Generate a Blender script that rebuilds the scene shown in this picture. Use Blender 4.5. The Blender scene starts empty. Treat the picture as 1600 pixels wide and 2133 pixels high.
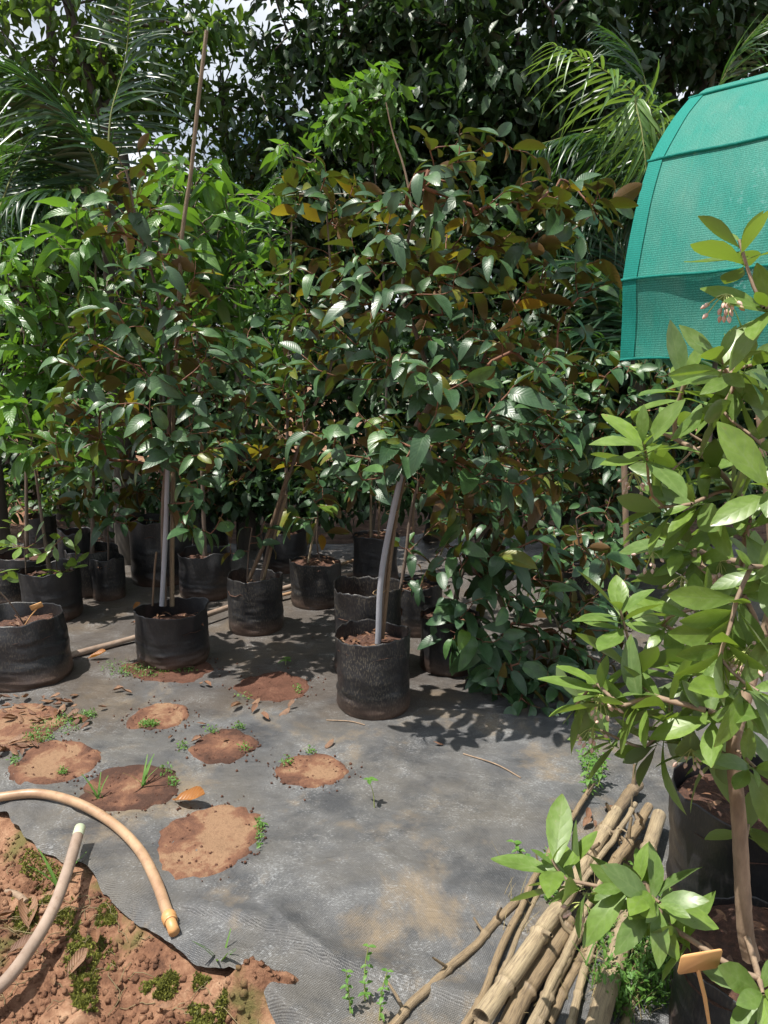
import bpy, math, random
import numpy as np
from mathutils import Vector, Matrix

random.seed(7)
rng = np.random.default_rng(7)
R = math.radians

# ------------------------------------------------------------------ camera
CAM_H, PITCH, FPX = 1.6, R(10.0), 1550.0
W0, H0 = 1600.0, 2133.0
scene = bpy.context.scene
cd = bpy.data.cameras.new('camera')
cam = bpy.data.objects.new('camera', cd)
scene.collection.objects.link(cam)
cam.location = (0, 0, CAM_H)
cam.rotation_euler = (R(90) - PITCH, 0, 0)
cd.sensor_fit = 'VERTICAL'
cd.sensor_height = 24.0
cd.lens = 24.0 * FPX / H0
cd.clip_start = 0.05
cd.clip_end = 2000
scene.camera = cam

# ------------------------------------------------------------------ sky, sun
SUN_DIR = Vector((-0.34, -0.14, 1.0)).normalized()          # towards the sun
world = bpy.data.worlds.new('World')
scene.world = world
world.use_nodes = True
wn, wl = world.node_tree.nodes, world.node_tree.links
wn.clear()
wout = wn.new('ShaderNodeOutputWorld')
wbg = wn.new('ShaderNodeBackground')
sky = wn.new('ShaderNodeTexSky')
sky.sky_type = 'NISHITA'
sky.sun_disc = False
sky.sun_elevation = math.asin(SUN_DIR.z)
sky.sun_rotation = math.atan2(SUN_DIR.x, SUN_DIR.y)
sky.air_density = 1.0
sky.dust_density = 1.5
tc = wn.new('ShaderNodeTexCoord')
cn = wn.new('ShaderNodeTexNoise')
cn.inputs['Scale'].default_value = 3.2
cn.inputs['Detail'].default_value = 5
cr = wn.new('ShaderNodeValToRGB')
cr.color_ramp.elements[0].position = 0.36
cr.color_ramp.elements[1].position = 0.56
cm = wn.new('ShaderNodeMix')
cm.data_type = 'RGBA'
cm.inputs['B'].default_value = (10.5, 11.0, 11.6, 1)       # sunlit cloud
wl.new(tc.outputs['Generated'], cn.inputs['Vector'])
wl.new(cn.outputs['Fac'], cr.inputs['Fac'])
wl.new(cr.outputs['Color'], cm.inputs['Factor'])
wl.new(sky.outputs['Color'], cm.inputs['A'])
wl.new(cm.outputs['Result'], wbg.inputs['Color'])
wbg.inputs['Strength'].default_value = 0.065
wl.new(wbg.outputs['Background'], wout.inputs['Surface'])

sl = bpy.data.lights.new('sun', 'SUN')
sl.energy = 5.0
sl.angle = R(0.55)
sl.color = (1.0, 0.95, 0.87)
sun = bpy.data.objects.new('sun', sl)
scene.collection.objects.link(sun)
sun.rotation_euler = SUN_DIR.to_track_quat('Z', 'Y').to_euler()

scene.view_settings.view_transform = 'Standard'
scene.view_settings.look = 'None'
scene.view_settings.gamma = 1.0
scene.view_settings.exposure = 0.70
scene.render.engine = 'CYCLES'
cy = scene.cycles
cy.max_bounces = 7
cy.diffuse_bounces = 3
cy.glossy_bounces = 3
cy.transmission_bounces = 4
cy.transparent_max_bounces = 8
cy.use_denoising = True
cy.sample_clamp_indirect = 6.0
cy.use_adaptive_sampling = True
cy.adaptive_threshold = 0.02

# ------------------------------------------------------------------ picture <-> place
CF = np.array([0, math.cos(PITCH), -math.sin(PITCH)])
CU = np.array([0, math.sin(PITCH), math.cos(PITCH)])
CP = np.array([0, 0, CAM_H])

def ray(px, py):
    return CF + np.array([1.0, 0, 0]) * ((px - W0 / 2) / FPX) + CU * (-(py - H0 / 2) / FPX)

def G(px, py, z=0.0):                     # where a sight line meets the level z
    d = ray(px, py)
    return CP + d * ((z - CAM_H) / d[2])

def D(px, py, y):                         # where a sight line is y metres away
    d = ray(px, py)
    return CP + d * (y / d[1])

def project(P):
    q = P - CP
    dep = q @ CF
    return W0 / 2 + FPX * q[:, 0] / dep, H0 / 2 - FPX * (q @ CU) / dep, dep

# ------------------------------------------------------------------ numeric noise
def _hash(ix, iy, iz, seed):
    h = (ix * 374761393 + iy * 668265263 + iz * 2147483647 + seed * 974711) & 0x7fffffff
    h = ((h ^ (h >> 13)) * 1274126177) & 0x7fffffff
    return ((h ^ (h >> 16)) & 0xffff) / 65535.0

def vnoise(p, scale=1.0, seed=0, octaves=1):
    p = np.asarray(p, float) * scale
    if p.shape[-1] == 2:
        p = np.concatenate([p, np.zeros(p.shape[:-1] + (1,))], -1)
    tot, amp, nrm = 0, 1.0, 0
    for o in range(octaves):
        q = p * (2 ** o) + o * 17.3
        i = np.floor(q).astype(np.int64)
        f = q - i
        f = f * f * (3 - 2 * f)
        r = 0
        for dx in (0, 1):
            for dy in (0, 1):
                for dz in (0, 1):
                    w = (f[..., 0] if dx else 1 - f[..., 0]) * (f[..., 1] if dy else 1 - f[..., 1]) * (f[..., 2] if dz else 1 - f[..., 2])
                    r = r + w * _hash(i[..., 0] + dx, i[..., 1] + dy, i[..., 2] + dz, seed + o)
        tot = tot + amp * r
        nrm += amp
        amp *= 0.5
    return tot / nrm * 2 - 1

# ------------------------------------------------------------------ mesh helpers
C = scene.collection

def quad_mesh(name, V, Q, UV=None, mat=None, smooth=True):
    me = bpy.data.meshes.new(name)
    V = np.asarray(V, np.float32)
    Q = np.asarray(Q, np.int32)
    me.vertices.add(len(V))
    me.vertices.foreach_set('co', V.ravel())
    me.loops.add(Q.size)
    me.loops.foreach_set('vertex_index', Q.ravel())
    me.polygons.add(len(Q))
    me.polygons.foreach_set('loop_start', np.arange(0, Q.size, Q.shape[1], dtype=np.int32))
    if UV is not None:
        ul = me.uv_layers.new(name='UVMap')
        ul.data.foreach_set('uv', np.asarray(UV, np.float32)[Q.ravel()].ravel())
    me.update(calc_edges=True)
    me.validate()
    if smooth:
        me.polygons.foreach_set('use_smooth', np.ones(len(me.polygons), bool))
    if mat:
        me.materials.append(mat)
    return me

class MB:
    """collects quads (tubes, strips, instanced templates) for one mesh"""
    def __init__(self):
        self.V, self.Q, self.UV, self.n = [], [], [], 0
    def add(self, V, Q, UV=None):
        V = np.asarray(V, float)
        self.V.append(V)
        self.Q.append(np.asarray(Q, int) + self.n)
        self.UV.append(np.zeros((len(V), 2)) if UV is None else np.asarray(UV, float))
        self.n += len(V)
    def tube(self, P, rad, sides=6, cap=True, uoff=0.0):
        P = np.asarray(P, float)
        n = len(P)
        rad = np.broadcast_to(np.asarray(rad, float), (n,))
        T = np.gradient(P, axis=0)
        T /= np.linalg.norm(T, axis=1)[:, None] + 1e-9
        ref = np.array([0.0, 0, 1]) if abs(T[0, 2]) < 0.9 else np.array([1.0, 0, 0])
        Ns = []
        nrm = np.cross(T[0], ref)
        for i in range(n):
            nrm = nrm - T[i] * (nrm @ T[i])
            nrm = nrm / (np.linalg.norm(nrm) + 1e-9)
            Ns.append(nrm)
        Ns = np.array(Ns)
        Bs = np.cross(T, Ns)
        a = np.linspace(0, 2 * math.pi, sides, endpoint=False)
        V = P[:, None] + rad[:, None, None] * (np.cos(a)[None, :, None] * Ns[:, None] + np.sin(a)[None, :, None] * Bs[:, None])
        V = V.reshape(-1, 3)
        L = np.concatenate([[0], np.cumsum(np.linalg.norm(np.diff(P, axis=0), axis=1))])
        UV = np.stack([np.repeat(L + uoff, sides), np.tile(a / 6.283, n)], 1)
        i, j = np.meshgrid(np.arange(n - 1), np.arange(sides), indexing='ij')
        j2 = (j + 1) % sides
        Q = np.stack([i * sides + j, i * sides + j2, (i + 1) * sides + j2, (i + 1) * sides + j], -1).reshape(-1, 4)
        Q = Q[:, ::-1]
        self.add(V, Q, UV)
        if cap:
            for k, fl in ((0, 0), (n - 1, 1)):
                c = V[k * sides:(k + 1) * sides]
                cc = np.concatenate([c, [P[k]]])
                q = [[s, (s + 1) % sides, sides, sides] for s in range(sides)]
                if sides % 2 == 0:
                    q = [[s, s + 1, (s + 2) % sides, sides] for s in range(0, sides, 2)]
                    if fl:
                        q = [x[::-1] for x in q]
                    self.add(cc, q[::1] if not fl else q, None)
    def inst(self, tpl, M):
        """tpl = (V, Q, UV); M = (m,4,4)"""
        V, Q, UV = tpl
        m = len(M)
        if m == 0:
            return
        VV = np.einsum('mij,vj->mvi', M[:, :3, :3], V) + M[:, None, :3, 3]
        QQ = Q[None] + (np.arange(m) * len(V))[:, None, None]
        self.add(VV.reshape(-1, 3), QQ.reshape(-1, 4), np.tile(UV, (m, 1)))
    def mesh(self, name, mat, off=(0, 0, 0), smooth=True):
        return quad_mesh(name, np.concatenate(self.V) - np.asarray(off), np.concatenate(self.Q), np.concatenate(self.UV), mat, smooth)

def link(name, me, parent=None, loc=None):
    o = bpy.data.objects.new(name, me)
    C.objects.link(o)
    if parent is not None:
        o.parent = parent
    if loc is not None:
        o.location = loc
    return o

def tag(o, label=None, cat=None, group=None, kind=None):
    if label: o['label'] = label
    if cat: o['category'] = cat
    if group: o['group'] = group
    if kind: o['kind'] = kind
    return o

def root(name, loc, label, cat, group=None):
    o = link(name, None, None, tuple(loc))
    o.empty_display_size = 0.1
    return tag(o, label, cat, group)

def grid_quads(nu, nv):
    i, j = np.meshgrid(np.arange(nu - 1), np.arange(nv - 1), indexing='ij')
    return np.stack([i * nv + j, (i + 1) * nv + j, (i + 1) * nv + j + 1, i * nv + j + 1], -1).reshape(-1, 4)

def smooth_path(P, n=40):
    """Catmull-Rom through the given points"""
    P = np.asarray(P, float)
    E = np.concatenate([[2 * P[0] - P[1]], P, [2 * P[-1] - P[-2]]])
    out = []
    m = len(P) - 1
    per = max(2, int(n / m))
    for k in range(m):
        p0, p1, p2, p3 = E[k:k + 4]
        for t in np.linspace(0, 1, per, endpoint=(k == m - 1)):
            out.append(0.5 * ((2 * p1) + (-p0 + p2) * t + (2 * p0 - 5 * p1 + 4 * p2 - p3) * t * t + (-p0 + 3 * p1 - 3 * p2 + p3) * t ** 3))
    return np.array(out)

# ------------------------------------------------------------------ material helpers
def new_mat(name):
    m = bpy.data.materials.new(name)
    m.use_nodes = True
    nt = m.node_tree
    nt.nodes.clear()
    out = nt.nodes.new('ShaderNodeOutputMaterial')
    return m, nt, out

def N(nt, typ, **kw):
    n = nt.nodes.new(typ)
    for k, v in kw.items():
        if k in n.inputs.keys() if hasattr(n.inputs, 'keys') else False:
            n.inputs[k].default_value = v
        else:
            setattr(n, k, v)
    return n

def col(c):
    return (c[0], c[1], c[2], 1.0)

def mixc(nt, fac, a, b, blend='MIX'):
    n = nt.nodes.new('ShaderNodeMix')
    n.data_type = 'RGBA'
    n.blend_type = blend
    for sock, v in (('Factor', fac), ('A', a), ('B', b)):
        s = n.inputs[sock] if sock == 'Factor' else [x for x in n.inputs if x.name == sock and x.type == 'RGBA'][0]
        if isinstance(v, bpy.types.NodeSocket):
            nt.links.new(v, s)
        elif isinstance(v, (int, float)):
            s.default_value = v
        else:
            s.default_value = col(v)
    return [x for x in n.outputs if x.type == 'RGBA'][0]

def math_n(nt, op, a, b=None, c=None):
    n = nt.nodes.new('ShaderNodeMath')
    n.operation = op
    for i, v in enumerate((a, b, c)):
        if v is None: continue
        if isinstance(v, bpy.types.NodeSocket):
            nt.links.new(v, n.inputs[i])
        else:
            n.inputs[i].default_value = v
    return n.outputs[0]

def noise(nt, vec, scale, detail=3, rough=0.55, dist=0.0):
    n = nt.nodes.new('ShaderNodeTexNoise')
    n.inputs['Scale'].default_value = scale
    n.inputs['Detail'].default_value = detail
    n.inputs['Roughness'].default_value = rough
    n.inputs['Distortion'].default_value = dist
    if vec is not None:
        nt.links.new(vec, n.inputs['Vector'])
    return n.outputs['Fac']

def ramp(nt, fac, stops):
    n = nt.nodes.new('ShaderNodeValToRGB')
    e = n.color_ramp.elements
    while len(e) < len(stops):
        e.new(0.5)
    for k, (p, c) in enumerate(stops):
        e[k].position = p
        e[k].color = col(c) if not isinstance(c, (int, float)) else (c, c, c, 1)
    nt.links.new(fac, n.inputs['Fac'])
    return n.outputs['Color']

def coords(nt, kind='Object', scale=None, rot=None):
    t = nt.nodes.new('ShaderNodeTexCoord')
    o = t.outputs[kind]
    if scale or rot:
        m = nt.nodes.new('ShaderNodeMapping')
        if scale: m.inputs['Scale'].default_value = scale
        if rot: m.inputs['Rotation'].default_value = rot
        nt.links.new(o, m.inputs['Vector'])
        o = m.outputs[0]
    return o

def bump(nt, h, strength=0.4, dist=0.01, prev=None):
    n = nt.nodes.new('ShaderNodeBump')
    n.inputs['Strength'].default_value = strength
    n.inputs['Distance'].default_value = dist
    nt.links.new(h, n.inputs['Height'])
    if prev is not None:
        nt.links.new(prev, n.inputs['Normal'])
    return n.outputs[0]

def principled(nt, out, base, rough=0.6, nrm=None, spec=0.5):
    p = nt.nodes.new('ShaderNodeBsdfPrincipled')
    for s, v in (('Base Color', base), ('Roughness', rough), ('Specular IOR Level', spec)):
        if isinstance(v, bpy.types.NodeSocket):
            nt.links.new(v, p.inputs[s])
        elif isinstance(v, (int, float)):
            p.inputs[s].default_value = v
        else:
            p.inputs[s].default_value = col(v)
    if nrm is not None:
        nt.links.new(nrm, p.inputs['Normal'])
    if out is not None:
        nt.links.new(p.outputs[0], out.inputs['Surface'])
    return p

def rand_socket(nt):
    oi = nt.nodes.new('ShaderNodeObjectInfo')
    ge = nt.nodes.new('ShaderNodeNewGeometry')
    s = math_n(nt, 'ADD', oi.outputs['Random'], ge.outputs['Random Per Island'])
    return math_n(nt, 'FRACT', s), ge

def leaf_mat(name, tops, under, trans, rough=0.35, tw=0.3, veins=9.0, vein_col=None, vstr=0.35, spec=0.5, blotch=None):
    m, nt, out = new_mat(name)
    rnd, ge = rand_socket(nt)
    uvn = nt.nodes.new('ShaderNodeUVMap')
    sx = nt.nodes.new('ShaderNodeSeparateXYZ')
    nt.links.new(uvn.outputs[0], sx.inputs[0])
    u, v = sx.outputs[0], sx.outputs[1]
    av = math_n(nt, 'ABSOLUTE', math_n(nt, 'SUBTRACT', v, 0.5))
    ph = math_n(nt, 'MULTIPLY', math_n(nt, 'SUBTRACT', u, math_n(nt, 'MULTIPLY', av, 0.45)), veins * 6.283)
    wv = math_n(nt, 'ABSOLUTE', math_n(nt, 'SINE', math_n(nt, 'MULTIPLY', ph, 0.5)))
    mid = math_n(nt, 'MINIMUM', math_n(nt, 'MULTIPLY', av, 14.0), 1.0)
    h = math_n(nt, 'MULTIPLY', math_n(nt, 'POWER', wv, 0.6), mid)
    top = ramp(nt, rnd, [(i / max(1, len(tops) - 1), c) for i, c in enumerate(tops)])
    vc = vein_col or tuple(min(1, x * 1.9 + 0.02) for x in tops[0])
    inv = math_n(nt, 'SUBTRACT', 1.0, h)
    top = mixc(nt, math_n(nt, 'MULTIPLY', math_n(nt, 'POWER', inv, 3.0), 0.55), top, vc)
    def noise4(scale, detail):
        n4 = nt.nodes.new('ShaderNodeTexNoise'); n4.noise_dimensions = '4D'
        n4.inputs['Scale'].default_value = scale; n4.inputs['Detail'].default_value = detail; n4.inputs['Roughness'].default_value = 0.65
        nt.links.new(coords(nt, 'UV', (3, 1.5, 1)), n4.inputs['Vector'])
        nt.links.new(math_n(nt, 'MULTIPLY', rnd, 60.0), n4.inputs['W'])
        return n4.outputs['Fac']
    mo = noise4(1.4, 4)
    top = mixc(nt, ramp(nt, mo, [(0.35, 0.55), (0.62, 0.0)]), top, tuple(x * 0.55 for x in tops[0]))
    if blotch:
        top = mixc(nt, ramp(nt, mo, [(0.55, 0.0), (0.72, 0.6)]), top, blotch)
        edge = math_n(nt, 'MAXIMUM', math_n(nt, 'MULTIPLY', av, 1.9), math_n(nt, 'SUBTRACT', math_n(nt, 'MULTIPLY', u, 1.15), 0.15))
        dead = math_n(nt, 'ADD', edge, math_n(nt, 'MULTIPLY', math_n(nt, 'SUBTRACT', noise4(2.5, 5), 0.5), 1.6))
        top = mixc(nt, ramp(nt, dead, [(1.14, 0.0), (1.26, 0.9)]) if False else math_n(nt, 'MULTIPLY', math_n(nt, 'GREATER_THAN', dead, 1.13), 0.8), top, (0.22, 0.12, 0.05))
        top = mixc(nt, math_n(nt, 'MULTIPLY', math_n(nt, 'GREATER_THAN', noise4(9.0, 1), 0.74), 0.7), top, (0.30, 0.27, 0.12))
    und = mixc(nt, rnd, under, tuple(x * 0.6 for x in under))
    base = mixc(nt, ge.outputs['Backfacing'], top, und)
    nrm = bump(nt, h, vstr, 0.004)
    p = principled(nt, None, base, math_n(nt, 'ADD', math_n(nt, 'MULTIPLY', mo, 0.35), rough - 0.15), nrm, spec)
    tr = nt.nodes.new('ShaderNodeBsdfTranslucent')
    tcol = mixc(nt, rnd, trans, tuple(x * 0.7 for x in trans))
    nt.links.new(tcol, tr.inputs['Color'])
    mx = nt.nodes.new('ShaderNodeMixShader')
    mx.inputs[0].default_value = tw
    nt.links.new(p.outputs[0], mx.inputs[1])
    nt.links.new(tr.outputs[0], mx.inputs[2])
    nt.links.new(mx.outputs[0], out.inputs['Surface'])
    return m

def bark_mat(name, a, b, scale=(30, 30, 9), rough=0.8):
    m, nt, out = new_mat(name)
    co = coords(nt, 'Object', scale)
    f = noise(nt, co, 1.0, 5, 0.6)
    c = ramp(nt, f, [(0.3, a), (0.7, b)])
    principled(nt, out, c, rough, bump(nt, f, 0.6, 0.006))
    return m

M = {}
M['star'] = leaf_mat('star_apple_leaf', [(0.030, 0.078, 0.030), (0.040, 0.100, 0.040), (0.080, 0.175, 0.046), (0.046, 0.100, 0.050), (0.038, 0.092, 0.036)],
                     (0.15, 0.083, 0.027), (0.12, 0.19, 0.012), 0.36, 0.18, 11, (0.08, 0.14, 0.06), 0.14, 0.55)
M['starnew'] = leaf_mat('young_star_apple_leaf', [(0.09, 0.20, 0.03), (0.16, 0.22, 0.03), (0.20, 0.17, 0.03)],
                        (0.34, 0.15, 0.025), (0.34, 0.30, 0.02), 0.34, 0.38, 11, None, 0.13)
M['ard'] = leaf_mat('coralberry_leaf', [(0.11, 0.19, 0.045), (0.15, 0.245, 0.055), (0.19, 0.30, 0.045), (0.13, 0.21, 0.07)],
                    (0.15, 0.21, 0.09), (0.24, 0.38, 0.03), 0.32, 0.30, 6, (0.22, 0.30, 0.11), 0.045, 0.45, (0.19, 0.24, 0.11))
M['mango'] = leaf_mat('bright_shrub_leaf', [(0.06, 0.155, 0.03), (0.08, 0.19, 0.035), (0.12, 0.26, 0.04), (0.045, 0.11, 0.03)],
                      (0.09, 0.17, 0.05), (0.20, 0.42, 0.03), 0.34, 0.34, 10, (0.11, 0.22, 0.05), 0.35)
M['wild'] = leaf_mat('tree_leaf', [(0.020, 0.050, 0.020), (0.028, 0.068, 0.024), (0.045, 0.10, 0.028)],
                     (0.04, 0.075, 0.03), (0.07, 0.16, 0.02), 0.42, 0.25, 5, None, 0.2)
M['wildlight'] = leaf_mat('light_tree_leaf', [(0.036, 0.088, 0.024), (0.055, 0.13, 0.028), (0.08, 0.18, 0.033)],
                          (0.07, 0.13, 0.045), (0.20, 0.36, 0.03), 0.42, 0.4, 5, None, 0.2)
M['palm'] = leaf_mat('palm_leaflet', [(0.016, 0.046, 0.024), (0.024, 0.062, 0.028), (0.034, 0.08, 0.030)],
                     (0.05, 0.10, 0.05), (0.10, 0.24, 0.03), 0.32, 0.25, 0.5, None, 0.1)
M['palmlight'] = leaf_mat('painted_sunlit_palm_leaflet', [(0.075, 0.16, 0.035), (0.11, 0.22, 0.045), (0.16, 0.26, 0.07)],
                          (0.14, 0.22, 0.09), (0.25, 0.42, 0.05), 0.32, 0.3, 0.5, None, 0.1)  # lighter copy of the palm leaflet, sunlight put into its colour
M['weed'] = leaf_mat('weed_leaf', [(0.07, 0.17, 0.03), (0.11, 0.24, 0.04), (0.14, 0.26, 0.05)],
                     (0.10, 0.20, 0.05), (0.22, 0.42, 0.04), 0.5, 0.3, 3, None, 0.1)
M['drygrass'] = leaf_mat('dry_grass', [(0.25, 0.19, 0.09), (0.33, 0.26, 0.13), (0.20, 0.18, 0.07)],
                         (0.25, 0.2, 0.1), (0.2, 0.16, 0.06), 0.7, 0.15, 2, None, 0.1)
M['dry'] = leaf_mat('dry_leaf', [(0.14, 0.062, 0.035), (0.21, 0.10, 0.05), (0.26, 0.15, 0.085), (0.11, 0.055, 0.04)],
                    (0.22, 0.14, 0.09), (0.18, 0.07, 0.02), 0.6, 0.12, 8, (0.28, 0.17, 0.09), 0.5)
M['dryorange'] = leaf_mat('orange_dead_leaf', [(0.36, 0.15, 0.03), (0.30, 0.11, 0.025)],
                          (0.40, 0.22, 0.08), (0.5, 0.2, 0.02), 0.4, 0.25, 9, (0.42, 0.22, 0.06), 0.4, 0.5, (0.06, 0.03, 0.02))
M['bark'] = bark_mat('sapling_bark', (0.075, 0.055, 0.042), (0.17, 0.125, 0.095))
M['barkpale'] = bark_mat('pale_bark', (0.16, 0.11, 0.075), (0.30, 0.215, 0.145), (45, 45, 14))
M['barkdark'] = bark_mat('tree_bark', (0.03, 0.026, 0.022), (0.085, 0.07, 0.055), (9, 9, 3))
M['twig'] = bark_mat('rusty_twig', (0.10, 0.045, 0.028), (0.20, 0.085, 0.045))
M['rachis'] = bark_mat('palm_rachis', (0.10, 0.13, 0.035), (0.20, 0.21, 0.07))

def plain(name, base, rough=0.5, var=0.25, scale=14, bstr=0.15, spec=0.5):
    m, nt, out = new_mat(name)
    f = noise(nt, coords(nt, 'Object'), scale, 5, 0.6)
    c = mixc(nt, f, tuple(x * (1 - var) for x in base), tuple(min(1, x * (1 + var)) for x in base))
    principled(nt, out, c, rough, bump(nt, f, bstr, 0.004), spec)
    return m

M['pvc'] = plain('grey_pvc', (0.27, 0.28, 0.31), 0.4, 0.25)
M['tag_orange'] = plain('orange_plastic', (0.60, 0.33, 0.13), 0.5, 0.18)
M['tag_pale'] = plain('pale_card', (0.55, 0.50, 0.30), 0.6, 0.12)
M['string'] = plain('string', (0.42, 0.36, 0.26), 0.8, 0.2)
M['wire'] = plain('wire', (0.10, 0.09, 0.08), 0.5, 0.2)
M['pipe'] = plain('galvanised_pipe', (0.30, 0.31, 0.30), 0.4, 0.2)
M['bud'] = plain('flower_bud', (0.52, 0.36, 0.30), 0.5, 0.25, 60)
M['pedicel'] = plain('pedicel', (0.30, 0.34, 0.10), 0.5, 0.2, 60)
M['twine'] = plain('twine', (0.30, 0.20, 0.10), 0.8, 0.2)
M['brass'] = plain('tan_coupling', (0.48, 0.25, 0.10), 0.45, 0.2, 40)
M['hosegreen'] = plain('pale_hose_tip', (0.46, 0.52, 0.36), 0.45, 0.15, 30)
M['hosein'] = plain('hose_inside', (0.05, 0.03, 0.02), 0.8, 0.2)

def hose_mat(name, a, b):
    m, nt, out = new_mat(name)
    f = noise(nt, coords(nt, 'Object'), 9, 6, 0.65)
    g = noise(nt, coords(nt, 'Object'), 70, 3)
    c = ramp(nt, f, [(0.3, a), (0.68, b)])
    c = mixc(nt, mixc(nt, ramp(nt, noise(nt, coords(nt, 'Object'), 22, 6, 0.7), [(0.50, 0.0), (0.66, 0.7)]), (0, 0, 0), ramp(nt, g, [(0.40, 0.25), (0.65, 0.9)])), c, (0.15, 0.085, 0.05))
    principled(nt, out, c, 0.42, bump(nt, g, 0.1, 0.002))
    return m
M['hose'] = hose_mat('tan_hose', (0.27, 0.16, 0.095), (0.42, 0.28, 0.17))
M['hosegrey'] = hose_mat('greyed_hose', (0.21, 0.155, 0.12), (0.35, 0.265, 0.205))

def bamboo_mat(name, a, b, dark):
    m, nt, out = new_mat(name)
    oi = nt.nodes.new('ShaderNodeObjectInfo')
    uv = coords(nt, 'UV', (6, 9, 1))
    f = noise(nt, uv, 2.2, 6, 0.62)
    st = noise(nt, coords(nt, 'UV', (3, 60, 1)), 2.0, 3)
    sp = noise(nt, coords(nt, 'UV', (5, 7, 1)), 3.0, 7, 0.72, 0.3)
    c = mixc(nt, f, a, b)
    c = mixc(nt, ramp(nt, st, [(0.42, 0.0), (0.66, 0.65)]), c, tuple(x * 0.5 for x in a))
    c = mixc(nt, ramp(nt, sp, [(0.47, 0.0), (0.64, 0.8)]), c, dark)
    c = mixc(nt, math_n(nt, 'MULTIPLY', oi.outputs['Random'], 0.35), c, dark)
    principled(nt, out, c, 0.55, bump(nt, math_n(nt, 'ADD', st, math_n(nt, 'MULTIPLY', sp, 0.5)), 0.6, 0.004))
    return m
M['bamboo'] = bamboo_mat('dry_bamboo', (0.34, 0.255, 0.15), (0.48, 0.395, 0.26), (0.13, 0.095, 0.065))
M['bamboogrey'] = bamboo_mat('weathered_bamboo', (0.25, 0.18, 0.105), (0.36, 0.27, 0.16), (0.09, 0.065, 0.045))
M['stake'] = bamboo_mat('stake_bamboo', (0.17, 0.11, 0.065), (0.27, 0.18, 0.10), (0.07, 0.045, 0.03))

def bag_mat():
    m, nt, out = new_mat('black_poly_bag')
    oi = nt.nodes.new('ShaderNodeObjectInfo')
    ob = coords(nt, 'Object')
    big = noise(nt, ob, 7, 5, 0.6)
    spk = noise(nt, coords(nt, 'Object', (190, 190, 60)), 1.0, 2, 0.5)
    sx = nt.nodes.new('ShaderNodeSeparateXYZ')
    nt.links.new(ob, sx.inputs[0])
    low = math_n(nt, 'SUBTRACT', 1.0, math_n(nt, 'MULTIPLY', sx.outputs[2], 9.0))   # mud splashed near the foot
    low = math_n(nt, 'MULTIPLY', math_n(nt, 'MAXIMUM', low, 0.0), big)
    dust = math_n(nt, 'MULTIPLY', ramp(nt, spk, [(0.50, 0.0), (0.66, 1.0)]), ramp(nt, big, [(0.35, 0.05), (0.7, 0.8)]))
    dust = math_n(nt, 'MULTIPLY', dust, math_n(nt, 'ADD', math_n(nt, 'MULTIPLY', math_n(nt, 'POWER', oi.outputs['Random'], 2.0), 0.75), 0.10))
    c = mixc(nt, big, (0.008, 0.008, 0.010), (0.018, 0.018, 0.020))
    c = mixc(nt, dust, c, (0.20, 0.17, 0.12))
    c = mixc(nt, math_n(nt, 'MULTIPLY', low, 0.9), c, (0.17, 0.095, 0.06))
    fine = noise(nt, ob, 55, 4, 0.6)
    r = ramp(nt, big, [(0.3, 0.34), (0.7, 0.55)])
    principled(nt, out, c, r, bump(nt, math_n(nt, 'ADD', fine, math_n(nt, 'MULTIPLY', spk, 0.4)), 0.35, 0.004))
    return m
M['bag'] = bag_mat()

def potting_mat():
    m, nt, out = new_mat('potting_soil')
    f = noise(nt, coords(nt, 'Object'), 60, 6, 0.7)
    c = ramp(nt, f, [(0.3, (0.035, 0.018, 0.012)), (0.55, (0.10, 0.045, 0.028)), (0.75, (0.20, 0.10, 0.06))])
    principled(nt, out, c, 0.9, bump(nt, f, 1.0, 0.02))
    return m
M['potting'] = potting_mat()

def earth_mat(name, stops, moss=None, sc=5.0):
    m, nt, out = new_mat(name)
    ob = coords(nt, 'Object')
    a = noise(nt, ob, sc, 8, 0.65)
    b = noise(nt, ob, sc * 9, 6, 0.7)
    c = ramp(nt, math_n(nt, 'ADD', math_n(nt, 'MULTIPLY', a, 0.65), math_n(nt, 'MULTIPLY', b, 0.35)), stops)
    if moss:
        g = noise(nt, ob, 3.3, 5, 0.6)
        c = mixc(nt, ramp(nt, g, [(0.56, 0.0), (0.64, 0.85)]), c, moss)
    principled(nt, out, c, 0.92, bump(nt, b, 0.9, 0.012, bump(nt, a, 0.5, 0.03)), 0.25)
    return m
M['earth'] = earth_mat('red_earth', [(0.36, (0.055, 0.027, 0.017)), (0.46, (0.155, 0.075, 0.043)), (0.55, (0.25, 0.135, 0.080)), (0.68, (0.38, 0.245, 0.155))], (0.10, 0.095, 0.03))
M['patch'] = earth_mat('dried_soil', [(0.38, (0.085, 0.038, 0.024)), (0.46, (0.17, 0.082, 0.050)), (0.53, (0.27, 0.145, 0.085)), (0.62, (0.40, 0.27, 0.16))], None, 6)
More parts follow.
